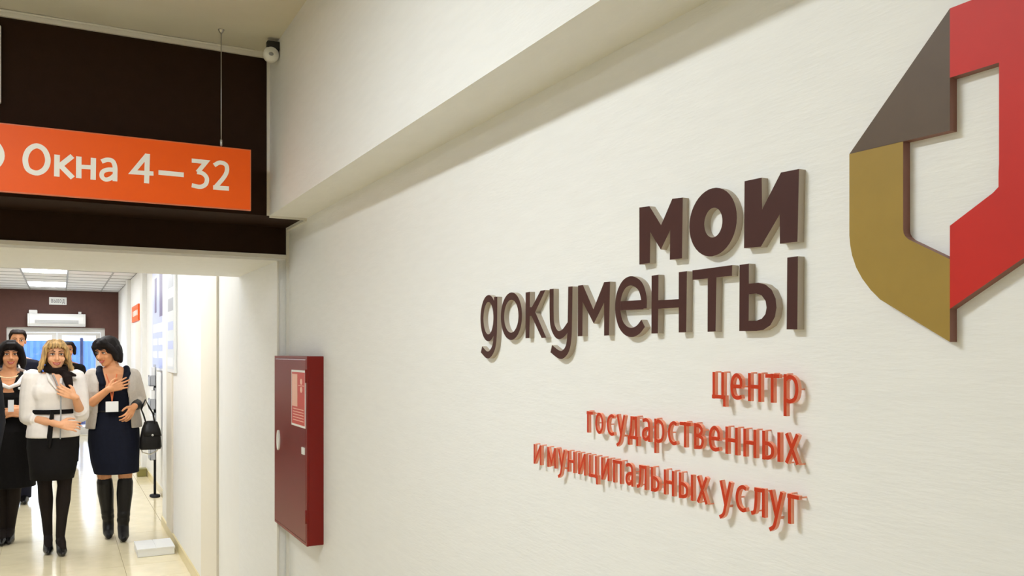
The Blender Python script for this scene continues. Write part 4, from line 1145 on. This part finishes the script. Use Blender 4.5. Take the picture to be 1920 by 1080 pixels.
# ---- men and the person behind
def suit_person(px, Y, label, head_px, head_py, chin_py, ztop_off, hairm, suitm, yaw=0.0, tie=True, shirt=True, walk=0.0, female=False):
    P = Person(px, Y, label); P.male = not female
    z = P.z
    zc = z(chin_py)
    hc = P.J(head_px, head_py, -0.01); hc.z = zc + 0.118
    P.head(hc, yaw, 0.05, 1.0, M['skin2'], None)
    zsx = zc - 0.075
    q = zsx / 1.47
    x1 = hc.x * 0.6
    zs = (0.82 * q, 0.93 * q, 1.08 * q, 1.28 * q, zsx, zsx + 0.03)
    P.torso(zs, (0, x1), 0.0, None, 1.02, 0.19); P.neck((x1, 0.012, zsx))
    rs, ls = Vector((x1 - 0.165, 0.0, zsx - 0.075)), Vector((x1 + 0.165, 0.0, zsx - 0.075))
    re, le = rs + Vector((-0.03, 0.03, -0.30)), ls + Vector((0.03, 0.03, -0.30))
    rw, lw = re + Vector((0.02, -0.10, -0.24)), le + Vector((-0.02, -0.10, -0.24))
    P.arm(rs, re, rw, 1.1); P.arm(ls, le, lw, 1.1)
    P.hand(rw, (0.05, -0.2, -1), (1, 0, 0), -1, 0.6); P.hand(lw, (-0.05, -0.2, -1), (-1, 0, 0), 1, 0.6)
    legs = []
    for sx in (-1, 1):
        st_ = walk * sx
        kn = Vector((sx * 0.075, -0.02 + st_ * 0.5, 0.48 * q)); an = Vector((sx * 0.07, 0.02 + st_, 0.10)); to = Vector((sx * 0.08, -0.17 + st_, 0.0))
        P.leg((sx * 0.09, 0, 0.85 * q), kn, an, (to.x, to.y + 0.06, 0.04), 1.0, False); legs.append((sx, kn, an, to))
    body = remesh('body', P.b, [M['skin2']], P.root, 0.0075, 2)
    P.face(body, False)
    tr = MB()
    for sx, kn, an, to in legs:
        tr.tube([(sx * 0.09, 0, 0.86 * q), kn, (an.x, an.y - 0.01, 0.055)], [0.105, 0.080, 0.070], 14, False)
    tr.loft([(0, 0, 0.78 * q, 0.12, 0.11), (0, 0, 0.86 * q, 0.188, 0.135), (0, 0, 1.0 * q, 0.178, 0.125)], 20)
    remesh('trousers', tr, suitm, P.root, 0.008, 3)
    for sx, kn, an, to in legs: shoe_flat(an, to, M['shoe'], P.root)
    jk = MB()
    P.torso((0.80 * q, 0.90 * q, 1.08 * q, 1.28 * q, zsx, zsx + 0.012), (0, x1), 0.022, jk, 1.02, 0.17)
    for sh, el, wr in ((rs, re, rw), (ls, le, lw)):
        jk.tube([sh, sh * 0.5 + el * 0.5, el], [0.070, 0.068, 0.062], 14); jk.tube([el, el + (wr - el) * 0.93], [0.064, 0.048], 14)
    jo = remesh('jacket', jk, suitm, P.root, 0.008, 3)
    if shirt:
        vq = MB(); zt_ = zsx + 0.005
        T_ = [Vector((x1 - 0.052, -0.088, zt_)), Vector((x1 + 0.052, -0.088, zt_)), Vector((x1 + 0.0, -0.170, zt_ - 0.26))]
        vq.add([v + Vector((0, -0.006, 0)) for v in T_] + [v + Vector((0, 0.05, 0)) for v in T_], [(0, 2, 1), (3, 4, 5), (0, 1, 4, 3), (1, 2, 5, 4), (2, 0, 3, 5)])
        vq.build('shirt', M['blouse'], P.root)
        MB().tube([(x1 - 0.055, -0.02, zt_ + 0.012), (x1 - 0.04, -0.07, zt_ + 0.008), (x1, -0.095, zt_ - 0.012), (x1 + 0.04, -0.07, zt_ + 0.008), (x1 + 0.055, -0.02, zt_ + 0.012)], 0.014, 8).build('shirt_collar', M['blouse'], P.root, True)
    if tie:
        MB().tube([(x1, -0.105, zsx - 0.012), (x1, -0.125, zsx - 0.06), (x1, -0.172, zsx - 0.20), (x1, -0.178, zsx - 0.26)], [0.012, 0.014, 0.022, 0.012], 8).build('tie', M['charcoal'], P.root, True)
    h = MB(); H = P.H
    h.ball(H(0, 0.030, 0.050), (0.080, 0.090, 0.078), P.hm)
    h.ball(H(0, 0.055, 0.0), (0.078, 0.058, 0.075), P.hm)
    for k in range(7):
        x = -0.054 + 0.018 * k
        h.tube([H(x * 0.8, -0.045, 0.112), H(x * 1.05, -0.078 + abs(x) * 0.2, 0.088)], [0.016, 0.012], 8)
    for sx in (-1, 1): h.tube([H(sx * 0.055, -0.035, 0.10), H(sx * 0.073, -0.030, 0.06), H(sx * 0.073, -0.012, 0.015)], [0.018, 0.015, 0.010], 8)
    if female:
        for sx in (-1, 1): h.tube([H(sx * 0.05, -0.05, 0.10), H(sx * 0.085, -0.02, 0.03), H(sx * 0.088, 0.0, -0.05)], [0.022, 0.028, 0.022], 10)
    remesh('hair', h, hairm, P.root, 0.006, 2)
    return P
suit_person(31, 10.55, 'dark haired man in a dark suit standing behind the woman with the white collar', 33, 640, 660, 0, M['brown_hair'], M['suit'], 0.1, True, True)
suit_person(127, 13.7, 'dark clothed person mostly hidden behind the blonde woman', 127, 655, 672, 0, M['black_hair'], M['black'], 0.1, False, False, 0.0, True)
suit_person(-60, 7.75, 'person in charcoal clothes at the right elbow of the woman in the black dress', -64, 650, 682, 0, M['brown_hair'], M['charcoal'], 0.3, True, True, 0.05)
